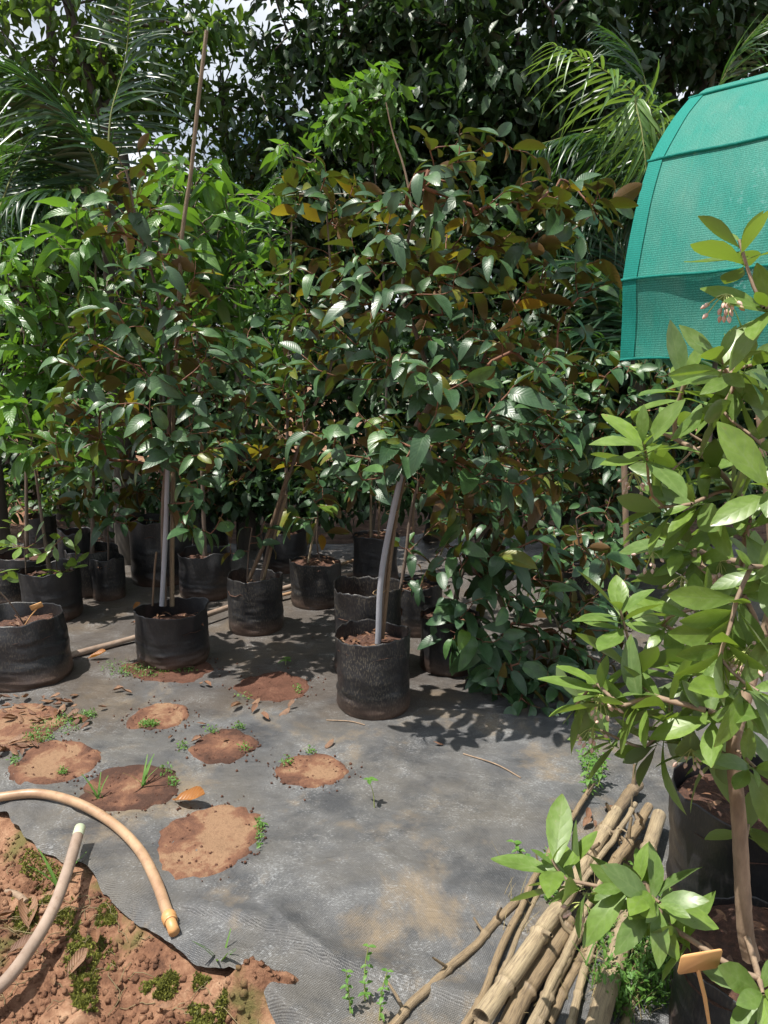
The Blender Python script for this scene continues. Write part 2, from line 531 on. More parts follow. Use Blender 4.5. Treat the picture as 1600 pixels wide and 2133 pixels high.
def patch_mat():
    m, nt, out = new_mat('dried_soil_patch')
    oi = nt.nodes.new('ShaderNodeObjectInfo')
    va = nt.nodes.new('ShaderNodeVectorMath'); va.operation = 'ADD'
    nt.links.new(coords(nt, 'Object'), va.inputs[0])
    sc = nt.nodes.new('ShaderNodeVectorMath'); sc.operation = 'SCALE'; sc.inputs[0].default_value = (13, 7, 3)
    nt.links.new(oi.outputs['Random'], sc.inputs['Scale']); nt.links.new(sc.outputs[0], va.inputs[1])
    ob = va.outputs[0]
    uv = nt.nodes.new('ShaderNodeUVMap'); sp = nt.nodes.new('ShaderNodeSeparateXYZ'); nt.links.new(uv.outputs[0], sp.inputs[0])
    a = noise(nt, ob, 7, 8, 0.68, 0.4); b = noise(nt, ob, 70, 5, 0.7)
    k = math_n(nt, 'ADD', math_n(nt, 'MULTIPLY', math_n(nt, 'SUBTRACT', a, 0.5), 3.2), math_n(nt, 'ADD', math_n(nt, 'MULTIPLY', sp.outputs[0], 0.55), 0.12))
    k = math_n(nt, 'ADD', k, math_n(nt, 'MULTIPLY', math_n(nt, 'SUBTRACT', oi.outputs['Random'], 0.5), 0.5))
    c = ramp(nt, k, [(0.08, (0.23, 0.140, 0.083)), (0.28, (0.17, 0.084, 0.050)), (0.55, (0.115, 0.055, 0.035)), (0.88, (0.055, 0.028, 0.020))])
    c = mixc(nt, ramp(nt, b, [(0.5, 0.0), (0.7, 0.5)]), c, (0.11, 0.055, 0.036))
    principled(nt, out, c, 0.92, bump(nt, b, 0.8, 0.010, bump(nt, a, 0.5, 0.02)), 0.25)
    return m
M['patch'] = patch_mat()
M['patchwet'] = earth_mat('moist_soil', [(0.33, (0.055, 0.025, 0.016)), (0.55, (0.12, 0.055, 0.036)), (0.72, (0.20, 0.11, 0.07))], None, 9)

def mat_mat():
    m, nt, out = new_mat('woven_weed_mat')
    ob = coords(nt, 'Object')
    big = noise(nt, ob, 1.1, 9, 0.62, 0.2)
    mid = noise(nt, ob, 4.5, 9, 0.70, 0.15)
    pat = noise(nt, coords(nt, 'Object', (1.5, 1.2, 1), (0, 0, 0.5)), 1.6, 9, 0.66, 0.3)
    blot = noise(nt, ob, 2.6, 9, 0.70, 0.2)
    grit = noise(nt, ob, 120, 4, 0.7)
    c = ramp(nt, mid, [(0.34, (0.075, 0.079, 0.085)), (0.50, (0.122, 0.124, 0.127)), (0.66, (0.175, 0.176, 0.174))])
    c = mixc(nt, ramp(nt, big, [(0.44, 0.0), (0.60, 0.6)]), c, (0.150, 0.130, 0.098))      # dust
    c = mixc(nt, ramp(nt, pat, [(0.52, 0.0), (0.64, 0.7)]), c, (0.34, 0.25, 0.145))      # dried mud washed over it
    c = mixc(nt, ramp(nt, blot, [(0.50, 0.0), (0.62, 0.8)]), c, (0.040, 0.044, 0.051))   # worn black film
    sx = nt.nodes.new('ShaderNodeSeparateXYZ'); nt.links.new(ob, sx.inputs[0])
    trod = math_n(nt, 'ADD', math_n(nt, 'MULTIPLY', math_n(nt, 'SUBTRACT', sx.outputs[1], 3.35), 0.35), big)   # soil spilled where the bags stand
    c = mixc(nt, ramp(nt, trod, [(0.48, 0.0), (0.62, 0.72)]), c, (0.085, 0.062, 0.044))
    c = mixc(nt, ramp(nt, grit, [(0.55, 0.0), (0.75, 0.35)]), c, (0.05, 0.04, 0.03))
    w1 = nt.nodes.new('ShaderNodeTexWave'); w1.inputs['Scale'].default_value = 62; w1.inputs['Distortion'].default_value = 1.0
    w2 = nt.nodes.new('ShaderNodeTexWave'); w2.inputs['Scale'].default_value = 62; w2.inputs['Distortion'].default_value = 1.0
    nt.links.new(coords(nt, 'Object', None, (0, 0, 0.45)), w1.inputs['Vector'])
    nt.links.new(coords(nt, 'Object', None, (0, 0, 0.45 + 1.5708)), w2.inputs['Vector'])
    wv = math_n(nt, 'MULTIPLY', w1.outputs['Fac'], w2.outputs['Fac'])
    fl = noise(nt, coords(nt, 'Object', (120, 190, 100), (0, 0, 0.45)), 1.0, 3, 0.6)
    c = mixc(nt, math_n(nt, 'MULTIPLY', math_n(nt, 'SUBTRACT', 1.0, wv), 0.45), c, (0.035, 0.035, 0.037))
    c = mixc(nt, ramp(nt, math_n(nt, 'ADD', fl, math_n(nt, 'MULTIPLY', math_n(nt, 'SUBTRACT', mid, 0.5), 0.8)), [(0.58, 0.0), (0.76, 0.5)]), c, (0.34, 0.35, 0.36))  # pale flecks painted in as gloss highlights on the weave
    cre = noise(nt, coords(nt, 'Object', (1.0, 1.7, 1), (0, 0, 0.7)), 3.2, 6, 0.55, 0.4)
    nr = bump(nt, wv, 0.7, 0.003, bump(nt, fl, 0.5, 0.004, bump(nt, cre, 0.5, 0.06, bump(nt, mid, 0.25, 0.02))))
    principled(nt, out, c, ramp(nt, mid, [(0.3, 0.38), (0.7, 0.66)]), nr, 0.5)
    return m
M['mat'] = mat_mat()

def net_mat(name, base, dustc, transp):
    m, nt, out = new_mat(name)
    ob = coords(nt, 'UV')
    w = nt.nodes.new('ShaderNodeTexWave'); w.bands_direction = 'Y'
    w.inputs['Scale'].default_value = 22; w.inputs['Distortion'].default_value = 0.8; w.inputs['Detail'].default_value = 2
    nt.links.new(ob, w.inputs['Vector'])
    cre = noise(nt, coords(nt, 'UV', (7, 0.7, 1)), 2.0, 5, 0.6)
    fine = noise(nt, coords(nt, 'UV', (150, 150, 1)), 1.0, 3)
    dust = noise(nt, coords(nt, 'UV', (2.2, 1.0, 1)), 1.6, 5, 0.6)
    c = mixc(nt, ramp(nt, dust, [(0.30, 0.0), (0.75, 0.9)]), base, dustc)
    c = mixc(nt, math_n(nt, 'MULTIPLY', w.outputs['Fac'], 0.6), c, tuple(x * 0.45 for x in base))
    c = mixc(nt, ramp(nt, fine, [(0.35, 0.45), (0.6, 0.0)]), c, tuple(x * 0.35 for x in base))
    nr = bump(nt, cre, 0.8, 0.03, bump(nt, fine, 0.15, 0.003))
    p = principled(nt, None, c, 0.75, nr, 0.25)
    tr = nt.nodes.new('ShaderNodeBsdfTranslucent'); nt.links.new(c, tr.inputs['Color'])
    m1 = nt.nodes.new('ShaderNodeMixShader'); m1.inputs[0].default_value = 0.42
    nt.links.new(p.outputs[0], m1.inputs[1]); nt.links.new(tr.outputs[0], m1.inputs[2])
    tp = nt.nodes.new('ShaderNodeBsdfTransparent')
    m2 = nt.nodes.new('ShaderNodeMixShader')
    nt.links.new(math_n(nt, 'MULTIPLY', ramp(nt, fine, [(0.4, 1.0), (0.55, 0.0)]), transp), m2.inputs[0])
    nt.links.new(m1.outputs[0], m2.inputs[1]); nt.links.new(tp.outputs[0], m2.inputs[2])
    nt.links.new(m2.outputs[0], out.inputs['Surface'])
    return m
M['net'] = net_mat('green_shade_net', (0.04, 0.43, 0.35), (0.24, 0.48, 0.39), 0.16)
M['nethem'] = net_mat('green_net_hem', (0.02, 0.40, 0.33), (0.06, 0.44, 0.36), 0.0)
M['moss'] = leaf_mat('moss', [(0.15, 0.16, 0.02), (0.22, 0.22, 0.03), (0.11, 0.12, 0.02)], (0.12, 0.13, 0.03), (0.2, 0.22, 0.03), 0.8, 0.2, 2, None, 0.05)

# ================================================================== SETTING
# front edge of the mat: from the bank at the left, nearer and nearer to the viewer
edge_px = [(-420, 1560), (-150, 1640), (0, 1692), (70, 1752), (150, 1800), (250, 1880), (330, 1950), (400, 2000), (480, 2040), (545, 2075), (570, 2125), (600, 2180)]
edge_w = np.array([G(a, b)[:2] for a, b in edge_px] + [[0.2, 0.9], [0.9, 0.7], [4.0, 0.6]])
edge_w[:, 0] = np.maximum.accumulate(edge_w[:, 0] + np.arange(len(edge_w)) * 1e-4)

def edge_y(x):
    return np.interp(x, edge_w[:, 0], edge_w[:, 1])

def axis(segs):
    out = []
    for a, b, st in segs:
        out.append(np.arange(a, b, st))
    return np.concatenate(out)

CREASES = [([tuple(G(a, b)[:2]) for a, b in ln], hh) for ln, hh in [
    ([(400, 1905), (480, 1920), (560, 1940), (640, 1995), (760, 2030), (900, 2072), (1010, 2110)], 0.022),
    ([(560, 1900), (600, 1950), (650, 1990)], 0.016), ([(850, 1478), (960, 1490), (1080, 1510), (1230, 1560)], 0.014),
    ([(0, 1612), (40, 1630), (90, 1660), (150, 1690)], 0.018), ([(270, 1720), (340, 1755), (420, 1790), (520, 1810)], 0.012),
    ([(600, 1500), (640, 1492), (700, 1488)], 0.010), ([(810, 1590), (900, 1640), (980, 1665)], 0.010), ([(800, 1800), (900, 1850), (1000, 1885)], 0.008), ([(480, 2020), (560, 2075), (640, 2140)], .016)]]

def mat_height(x, y):
    p = np.stack([x, y], -1)
    h = 0.010 + 0.011 * vnoise(p, 2.2, 3, 2)
    th = 0.5                                                   # long slack folds running away to the right
    u = (x * math.cos(th) - y * math.sin(th)); v = (x * math.sin(th) + y * math.cos(th))
    n = vnoise(np.stack([u * 0.7, v * 5.5], -1), 1.0, 11, 2)
    h = h + 0.014 * np.maximum(0, n) ** 1.3
    n2 = vnoise(np.stack([(x * .8 + y * .6) * 1.2, (y * .8 - x * .6) * 6.5], -1), 1.0, 19, 2)
    h = h + 0.014 * np.maximum(0, n2) ** 2
    h = h + 0.0035 * vnoise(p, 11, 5, 2)
    for line, hh in CREASES:                                   # sharp folds in the slack cloth
        d = np.full(x.shape, 9.0); sg = np.zeros(x.shape)
        for (ax_, ay_), (bx_, by_) in zip(line[:-1], line[1:]):
            ux, uy = bx_ - ax_, by_ - ay_
            L2 = ux * ux + uy * uy
            t = np.clip(((x - ax_) * ux + (y - ay_) * uy) / L2, 0, 1)
            dx, dy = x - ax_ - t * ux, y - ay_ - t * uy
            dd = np.hypot(dx, dy)
            m = dd < d
            d = np.where(m, dd, d); sg = np.where(m, np.sign(dx * uy - dy * ux), sg)
        h = h + hh * np.exp(-(d / np.where(sg > 0, 0.012, 0.06)) ** 2)
    return np.maximum(h, 0.004)

SPILLS = [(G(540, 2040)[:2], .10, .030, .065), (G(500, 2065)[:2], .09, .035, .06), (G(590, 2055)[:2], .05, .025, .058)]
def ground_height(x, y):
    p = np.stack([x, y], -1)
    front = np.clip((edge_y(x) - y) / 0.07, 0, 1) * (x < 0.05)
    rough = 0.030 * vnoise(p, 4.5, 21, 3) + 0.030 * np.abs(vnoise(p, 11, 22, 3)) + 0.014 * vnoise(p, 30, 23, 3)
    bank = -0.085 + rough * 1.7
    right = np.clip((x - 0.55) / 0.2, 0, 1) * np.clip((2.7 - y) / 0.3, 0, 1)
    h = np.where(front > 0, -0.03 * (1 - front) + front * bank, -0.03)
    h = h + right * (0.030 + 0.012 * vnoise(p, 9, 31, 3))
    for (cx_, cy_), rx_, ry_, hh in SPILLS:                     # earth spilled over the mat's edge
        h = h + hh * np.exp(-((x - cx_) / rx_) ** 2 - ((y - cy_) / ry_) ** 2) * (1 + 0.45 * vnoise(p, 14, 61, 3))
    far = np.clip((np.hypot(x, y) - 12) / 10, 0, 1)
    return h + far * 0.12 * vnoise(p, 0.25, 41, 2)

gx = axis([(-400, -40, 45), (-40, -8, 4), (-8, -1.9, 0.35), (-1.9, 0.1, 0.014), (0.1, 2.0, 0.05), (2.0, 8, 0.4), (8, 40, 4), (40, 401, 45)])
gy = axis([(-300, -30, 45), (-30, -2, 4), (-2, 0.8, 0.2), (0.8, 2.9, 0.014), (2.9, 4.4, 0.08), (4.4, 14, 0.4), (14, 44, 4), (44, 600, 50)])
X, Y = np.meshgrid(gx, gy, indexing='ij')
Z = ground_height(X, Y)
me = quad_mesh('ground', np.stack([X, Y, Z], -1).reshape(-1, 3), grid_quads(len(gx), len(gy)), None, M['earth'])
tag(link('ground', me), 'rough red earth with mossy clods in front of the weed mat', None, None, 'structure')

# weed mat, draped over the ground, its front edge sagging over the bank
mx_ = axis([(-4.6, -1.7, 0.06), (-1.7, 1.3, 0.014), (1.3, 5.2, 0.07)])
vv = np.concatenate([np.linspace(0, 1, 120) ** 1.2 * 3.2, np.linspace(3.2, 10.5, 60)[1:]])
X = np.repeat(mx_[:, None], len(vv), 1)
wob = 0.035 * vnoise(np.stack([X[:, 0] * 5, X[:, 0] * 0], -1), 1, 9, 2) + 0.016 * vnoise(np.stack([X[:, 0] * 24, X[:, 0] * 0], -1), 1, 10, 2)
Yb = edge_y(X)
top_y = 7.2
t = vv / vv[-1]
Y = Yb + wob[:, None] + t[None, :] * (top_y - Yb)
Z = mat_height(X, Y)
sag = np.clip(1 - (Y - Yb) / 0.07, 0, 1) ** 1.5
Z = Z - sag * (0.022 + 0.030 * vnoise(np.stack([X * 8, X * 0], -1), 1, 14, 2))
me = quad_mesh('weed_mat', np.stack([X, Y, Z], -1).reshape(-1, 3), grid_quads(*X.shape), None, M['mat'])
tag(link('weed_mat', me), 'large woven black weed mat, faded grey and mud stained, covering the ground', 'weed mat')

class HGrid:                               # height table for quick placing
    def __init__(self, f, x0, x1, y0, y1, st):
        self.x0, self.y0, self.st = x0, y0, st
        xs, ys = np.arange(x0, x1 + st, st), np.arange(y0, y1 + st, st)
        self.g = f(*np.meshgrid(xs, ys, indexing='ij'))
    def __call__(self, x, y):
        u = np.clip((np.asarray(x, float) - self.x0) / self.st, 0, self.g.shape[0] - 1.001)
        v = np.clip((np.asarray(y, float) - self.y0) / self.st, 0, self.g.shape[1] - 1.001)
        i, j = u.astype(int), v.astype(int)
        a, b = u - i, v - j
        g = self.g
        return g[i, j] * (1 - a) * (1 - b) + g[i + 1, j] * a * (1 - b) + g[i, j + 1] * (1 - a) * b + g[i + 1, j + 1] * a * b
MHG = HGrid(mat_height, -5, 5, 0.5, 12, 0.02)
GHG = HGrid(ground_height, -3, 3, 0.4, 4, 0.01)
def MH(x, y):
    return MHG(x, y)

def GM(px, py, dz=0.0):                    # a point on the mat under a sight line
    p = G(px, py)
    for _ in range(3):
        p = G(px, py, MH(p[0], p[1]) + dz)
    return p

# rear overlapping sheet of the same mat (its loose edge shows between the bags)
def strip_sheet(name, pts_front, depth, label):
    F = smooth_path([GM(a, b) for a, b in pts_front], 60)
    vs = np.linspace(0, 1, 30)
    P = F[:, None] + np.array([0, 1.0, 0])[None, None] * (vs * depth)[None, :, None]
    z = mat_height(P[..., 0], P[..., 1]) + 0.005 + 0.007 * np.clip(1 - vs * 9, 0, 1)[None] * (1 + vnoise(P[..., :2], 4, 77, 2))
    P[..., 2] = z
    tag(link(name, quad_mesh(name, P.reshape(-1, 3), grid_quads(*P.shape[:2]), None, M['mat'])), label, 'weed mat')
strip_sheet('weed_mat', [(-250, 1395), (60, 1375), (150, 1368), (300, 1335), (440, 1300), (600, 1250), (760, 1215), (980, 1190), (1300, 1180)], 1.6,
            'second dark weed mat sheet overlapping behind the tan pipe')

# ------------------------------------------------------------------ soil patches
def soil_patch(px, py, rx, ry, seed, mat, label, rot=0.0, hump=0.012):
    c = GM(px, py)
    dep = np.linalg.norm(c - CP)
    a = rx / FPX * dep * 1.0
    b = ry / FPX * dep / max(0.25, (CAM_H / dep))
    nr, na = 11, 56
    e, th = np.meshgrid(np.linspace(0, 1, nr), np.arange(na) * 2 * math.pi / na, indexing='ij')
    ct, st_ = np.cos(th), np.sin(th)
    jig = 1 + 0.26 * vnoise(np.stack([ct * 1.3, st_ * 1.3], -1), 1, seed, 2) + 0.11 * vnoise(np.stack([ct * 5, st_ * 5], -1), 1, seed + 1, 2)
    f = e ** 0.8 * jig
    x0, y0 = a * f * ct, b * f * st_
    x = c[0] + x0 * math.cos(rot) - y0 * math.sin(rot)
    y = c[1] + x0 * math.sin(rot) + y0 * math.cos(rot)
    pp = np.stack([x, y], -1)
    rim = np.exp(-((e - 0.88) / 0.09) ** 2) * 0.007 * (1 + vnoise(pp, 18, seed))
    z = MH(x, y) + np.where(e < 1, 0.003 + rim * 0.35 + 0.003 * (vnoise(pp, 26, seed, 2) + 0.3), -0.004)
    V = np.stack([x, y, z], -1).reshape(-1, 3)
    i, j = np.meshgrid(np.arange(nr - 1), np.arange(na), indexing='ij')
    j2 = (j + 1) % na
    Q = np.stack([i * na + j, (i + 1) * na + j, (i + 1) * na + j2, i * na + j2], -1).reshape(-1, 4)
    o = link('soil_patch', quad_mesh('soil_patch', V - c, Q, np.stack([e, th / 6.283], -1).reshape(-1, 2), mat), None, tuple(c))
    return tag(o, label, 'soil patch', 'round soil patches where bags stood')

patches = [(565, 1432, 76, 27, 'patchwet', 'dark moist round soil patch beside the front bag'),
           (332, 1492, 60, 27, 'patch', 'small tan soil patch in front of the bag with the tall pole'),
           (470, 1556, 70, 31, 'patch', 'round tan soil patch with green sprouts on both rims'),
           (655, 1606, 74, 32, 'patch', 'pale round soil patch nearest the lone seedling'),
           (115, 1585, 84, 37, 'patch', 'pale soil patch just behind the mat edge above the hose'),
           (275, 1645, 88, 40, 'patch', 'brown soil patch with grass shoots behind the curved hose'),
           (445, 1738, 98, 60, 'patch', 'largest soil patch with pale streaks beside the hose coupling'),
           (20, 1512, 110, 42, 'patch', 'soil patch heaped with dry leaf litter and green weeds'),
           (345, 1392, 90, 26, 'patchwet', 'damp soil spill with weeds around the foot of a bag')]
for k, (a, b, rx, ry, mm, lb) in enumerate(patches):
    soil_patch(a, b, rx, ry, 50 + k * 3, M[mm], lb, random.uniform(-0.3, 0.3))

# ================================================================== BAGS
def bag_mesh(r, h, seed, lean=(0, 0)):
    na, nz = 72, 46
    zs = np.linspace(0, 1, nz)
    th = np.linspace(0, 2 * math.pi, na, endpoint=False)
    TH, ZZ = np.meshgrid(th, zs)
    ct, st = np.cos(TH), np.sin(TH)
    p = np.stack([ct * 1.3, st * 1.3, ZZ * 1.5], -1)
    rad = r * (1 + 0.085 * vnoise(p, 1.2, seed, 2) * (0.5 + ZZ))
    rad *= 1 - 0.07 * np.exp(-ZZ / 0.05)                         # tucked foot
    cr = vnoise(np.stack([ct * 1.7, st * 1.7, ZZ * 13 + 0.8 * ct], -1), 1.0, seed + 3, 2)
    rad += r * 0.065 * np.sign(cr) * np.abs(cr) ** 1.3 * np.clip(1.15 - ZZ * 1.35, 0.08, 1)     # creases where the bag slumps
    fold = vnoise(np.stack([ct * 5, st * 5, ZZ * 0.8], -1), 1.0, seed + 5, 1)
    rad += r * 0.05 * fold * np.clip(ZZ * 1.6 - 0.7, 0, 1)      # upright folds near the rim
    top = h * (1 + 0.07 * vnoise(np.stack([ct[-1] * 1.6, st[-1] * 1.6], -1), 1, seed + 8, 2) + 0.025 * vnoise(np.stack([ct[-1] * 6, st[-1] * 6], -1), 1, seed + 9, 2))
    z = ZZ * top[None]
    outer = np.stack([rad * ct + lean[0] * ZZ, rad * st + lean[1] * ZZ, z], -1)
    rin = rad - 0.0015
    inner = np.stack([rin * ct + lean[0] * ZZ, rin * st + lean[1] * ZZ, z], -1)[::-1][:int(nz * 0.5)]
    allv = np.concatenate([outer, inner], 0)
    m = allv.shape[0]
    i, j = np.meshgrid(np.arange(m - 1), np.arange(na), indexing='ij')
    j2 = (j + 1) % na
    Q = np.stack([i * na + j, i * na + j2, (i + 1) * na + j2, (i + 1) * na + j], -1).reshape(-1, 4)
    return allv.reshape(-1, 3), Q

def soil_disc(r, z, seed, lean):
    nr, na = 10, 32
    f, th = np.meshgrid(np.linspace(0, 1, nr), np.arange(na) * 2 * math.pi / na, indexing='ij')
    x, y = r * f * np.cos(th), r * f * np.sin(th)
    pp = np.stack([x, y], -1)
    V = np.stack([x + lean[0], y + lean[1], z + 0.018 * vnoise(pp, 16, seed, 2) + 0.02 * (1 - f) + 0.008 * vnoise(pp, 60, seed)], -1).reshape(-1, 3)
    i, j = np.meshgrid(np.arange(nr - 1), np.arange(na), indexing='ij')
    j2 = (j + 1) % na
    Q = np.stack([i * na + j, (i + 1) * na + j, (i + 1) * na + j2, i * na + j2], -1).reshape(-1, 4)
    return V, Q

bag_count = 0
def bag(px, base_y, w, rim_y, label, fill=0.78, lean=(0, 0), group='black poly nursery bags', zb=None):
    """px: middle, base_y: foot of the front, w: width in the picture, rim_y: front of the rim"""
    global bag_count
    bag_count += 1
    f = GM(px, base_y) if zb is None else G(px, base_y, zb)
    dep = (f - CP) @ CF
    r = w / FPX * dep / 2 * 1.04
    d = f[:2] / np.linalg.norm(f[:2])
    c = np.array([f[0] + d[0] * r, f[1] + d[1] * r, (float(MH(f[0], f[1])) if zb is None else zb) - 0.004])
    h = D(px, rim_y, f[1])[2] - c[2]
    rt = root('grow_bag', c, label, 'grow bag', group)
    V, Q = bag_mesh(r, h, bag_count * 13, lean)
    link('bag_wall', quad_mesh('bag_wall', V, Q, None, M['bag']), rt)
    V, Q = soil_disc(r * 1.0, h * fill, bag_count * 7, (lean[0] * fill, lean[1] * fill))
    so = link('soil', quad_mesh('soil', V, Q, None, M['potting']), rt)
    # bark chips and dead leaves on the soil
    mb = MB()
    n = 46
    a = rng.uniform(0, 6.283, n); q = np.sqrt(rng.uniform(0, 0.8, n)) * r
    Ms = []
    for k in range(n):
        mm = Matrix.Translation((q[k] * math.cos(a[k]) + lean[0] * fill, q[k] * math.sin(a[k]) + lean[1] * fill, h * fill + 0.024 + random.uniform(0, .012)))
        mm = mm @ Matrix.Rotation(random.uniform(0, 6.28), 4, 'Z') @ Matrix.Rotation(random.uniform(-.5, .5), 4, 'X')
        s = random.uniform(0.02, 0.06)
        Ms.append(np.array(mm @ Matrix.Diagonal((s, s * random.uniform(.5, 1), s, 1))))
    mb.inst(LEAF['simple'][0], np.array(Ms))
    tag(link('mulch', mb.mesh('mulch', M['dry']), so), kind='stuff')
    return dict(c=c, r=r, h=h, top=np.array([c[0] + lean[0] * fill, c[1] + lean[1] * fill, c[2] + h * fill + 0.01]), y=c[1])

# ================================================================== LEAF SHAPES
def leaf_tpl(profile, ratio, curl, fold, wave=0.0, twist=0.0, seed=0, st=None, petiole=0.10):
    """blade along +x, top side +z, length 1; five points across a narrow blade edge to edge"""
    st = st if st is not None else np.array([0, 0.10, 0.25, 0.42, 0.60, 0.78, 0.91, 1.0])
    V, UV = [], []
    rows = [(-petiole, 0.012), (-0.001, 0.014)] if petiole else []
    for s in st:
        rows.append((s, max(0.010, profile(s) * ratio * 0.5)))
    for s, w in rows:
        sc = max(s, 0)
        z0 = -curl * sc ** 1.8
        x0 = s - 0.35 * curl * curl * sc ** 2.2
        tw = twist * sc
        for side in (-1, 0, 1):
            y = side * w
            z = z0 + fold * abs(side) * w * 1.0 + wave * abs(side) * math.sin(s * 9 + side * 1.3 + seed)
            V.append((x0, y * math.cos(tw), z + y * math.sin(tw)))
            UV.append((sc, 0.5 + 0.5 * side))
    n = len(rows)
    V = np.array(V); UV = np.array(UV)
    i, j = np.meshgrid(np.arange(n - 1), np.arange(2), indexing='ij')
    Q = np.stack([i * 3 + j, (i + 1) * 3 + j, (i + 1) * 3 + j + 1, i * 3 + j + 1], -1).reshape(-1, 4)
    return V, Q, UV

def prof_ell(s):                           # elliptic with a drawn-out tip
    return (math.sin(math.pi * min(1, s ** 0.94)) ** 0.62 if 0 < s < 1 else 0) * (1 - 0.06 * s)
def prof_obov(s):
    return math.sin(math.pi * s ** 1.25) ** 0.85 if 0 < s < 1 else 0
def prof_lance(s):
    return math.sin(math.pi * s ** 0.9) ** 0.9 if 0 < s < 1 else 0

S5 = np.array([0, 0.3, 0.65, 1.0])
LEAF = {
    'star': [leaf_tpl(prof_ell, r_, c, f, w, t_, s) for s, (r_, c, f, w, t_) in enumerate([(0.54, 0.30, 0.35, 0.010, 0.1), (0.49, 0.55, 0.30, 0.012, -0.3), (0.52, 0.18, 0.45, 0.010, 0.3), (0.48, 0.80, 0.35, 0.012, 0.0),
             (0.52, 0.40, 0.22, 0.014, 0.5), (0.46, 0.10, 0.50, 0.008, -0.4), (0.40, 0.65, 0.55, 0.014, 0.4), (0.48, 0.95, 0.25, 0.012, -0.2)])],
    'ard': [leaf_tpl(prof_obov, 0.37, c, f, w, t_, s) for s, (c, f, w, t_) in enumerate([(0.14, 0.20, 0.004, 0.1), (0.30, 0.14, 0.006, -0.2), (0.05, 0.30, 0.004, 0.15), (0.45, 0.18, 0.005, 0.0), (-0.10, 0.22, 0.004, 0.2)])],
    'mango': [leaf_tpl(prof_lance, 0.34, c, f, w, t_, s) for s, (c, f, w, t_) in enumerate([(0.35, 0.35, 0.020, 0.2), (0.6, 0.3, 0.024, -0.3), (0.2, 0.45, 0.018, 0.1), (0.8, 0.3, 0.02, 0.3)])],
    'simple': [leaf_tpl(prof_ell, 0.42, c, f, 0, t_, s, S5, 0) for s, (c, f, t_) in enumerate([(0.25, 0.35, 0.2), (0.45, 0.25, -0.3)])],
    'dry': [leaf_tpl(prof_ell, 0.46, c, f, w, t_, s) for s, (c, f, w, t_) in enumerate([(-0.35, 0.9, 0.03, 0.5), (0.35, -0.8, 0.03, -0.6), (-0.15, 1.2, 0.04, 0.3)])],
    'blade': [leaf_tpl(lambda s: (1 - s) ** 0.6 if s > 0.02 else 0.7, 0.07, c, 0.3, 0, 0.2, s, S5, 0) for s, c in enumerate([0.3, 0.7])],
}
LMESH = {}
def leaf_mesh(kind, var, mat):
    key = (kind, var, mat)
    if key not in LMESH:
        V, Q, UV = LEAF[kind][var]
        LMESH[key] = quad_mesh('leaf', V, Q, UV, M[mat])
    return LMESH[key]

def frames(pos, d, up, size, roll=None, wid=1.0):
    """matrices for leaves at pos, pointing along d, top side towards up"""
    d = d / (np.linalg.norm(d, axis=1)[:, None] + 1e-9)
    y = np.cross(up, d)
    bad = np.linalg.norm(y, axis=1) < 1e-3
    y[bad] = np.cross(np.array([1.0, 0.1, 0]), d[bad])
    y /= np.linalg.norm(y, axis=1)[:, None]
    z = np.cross(d, y)
    if roll is not None:
        c, s = np.cos(roll)[:, None], np.sin(roll)[:, None]
        y, z = y * c + z * s, z * c - y * s
    Mx = np.zeros((len(pos), 4, 4))
    Mx[:, :3, 0] = d * size[:, None]
    Mx[:, :3, 1] = y * size[:, None] * wid
    Mx[:, :3, 2] = z * size[:, None]
    Mx[:, :3, 3] = pos
    Mx[:, 3, 3] = 1
    return Mx

# ================================================================== PLANT GROWTH
def sample_blobs(blobs, n, front=0.0):
    """blobs: (px, py, y, rx, ry, ry_depth) in picture units at distance y"""
    w = np.array([b[3] * b[4] for b in blobs], float)
    w /= w.sum()
    idx = rng.choice(len(blobs), n, p=w)
    out = []
    for i in idx:
        px, py, y, rx, ry, rd = blobs[i]
        v = rng.normal(size=3)
        v = v / np.linalg.norm(v) * rng.uniform(0.25, 1.0) ** 0.45
        if rng.uniform() < front: v[1] = -abs(v[1])
        c = D(px, py, y)
        s = np.linalg.norm(c - CP) / FPX
        out.append(c + np.array([v[0] * rx * s, v[1] * rd, v[2] * ry * s]))
    return np.array(out)

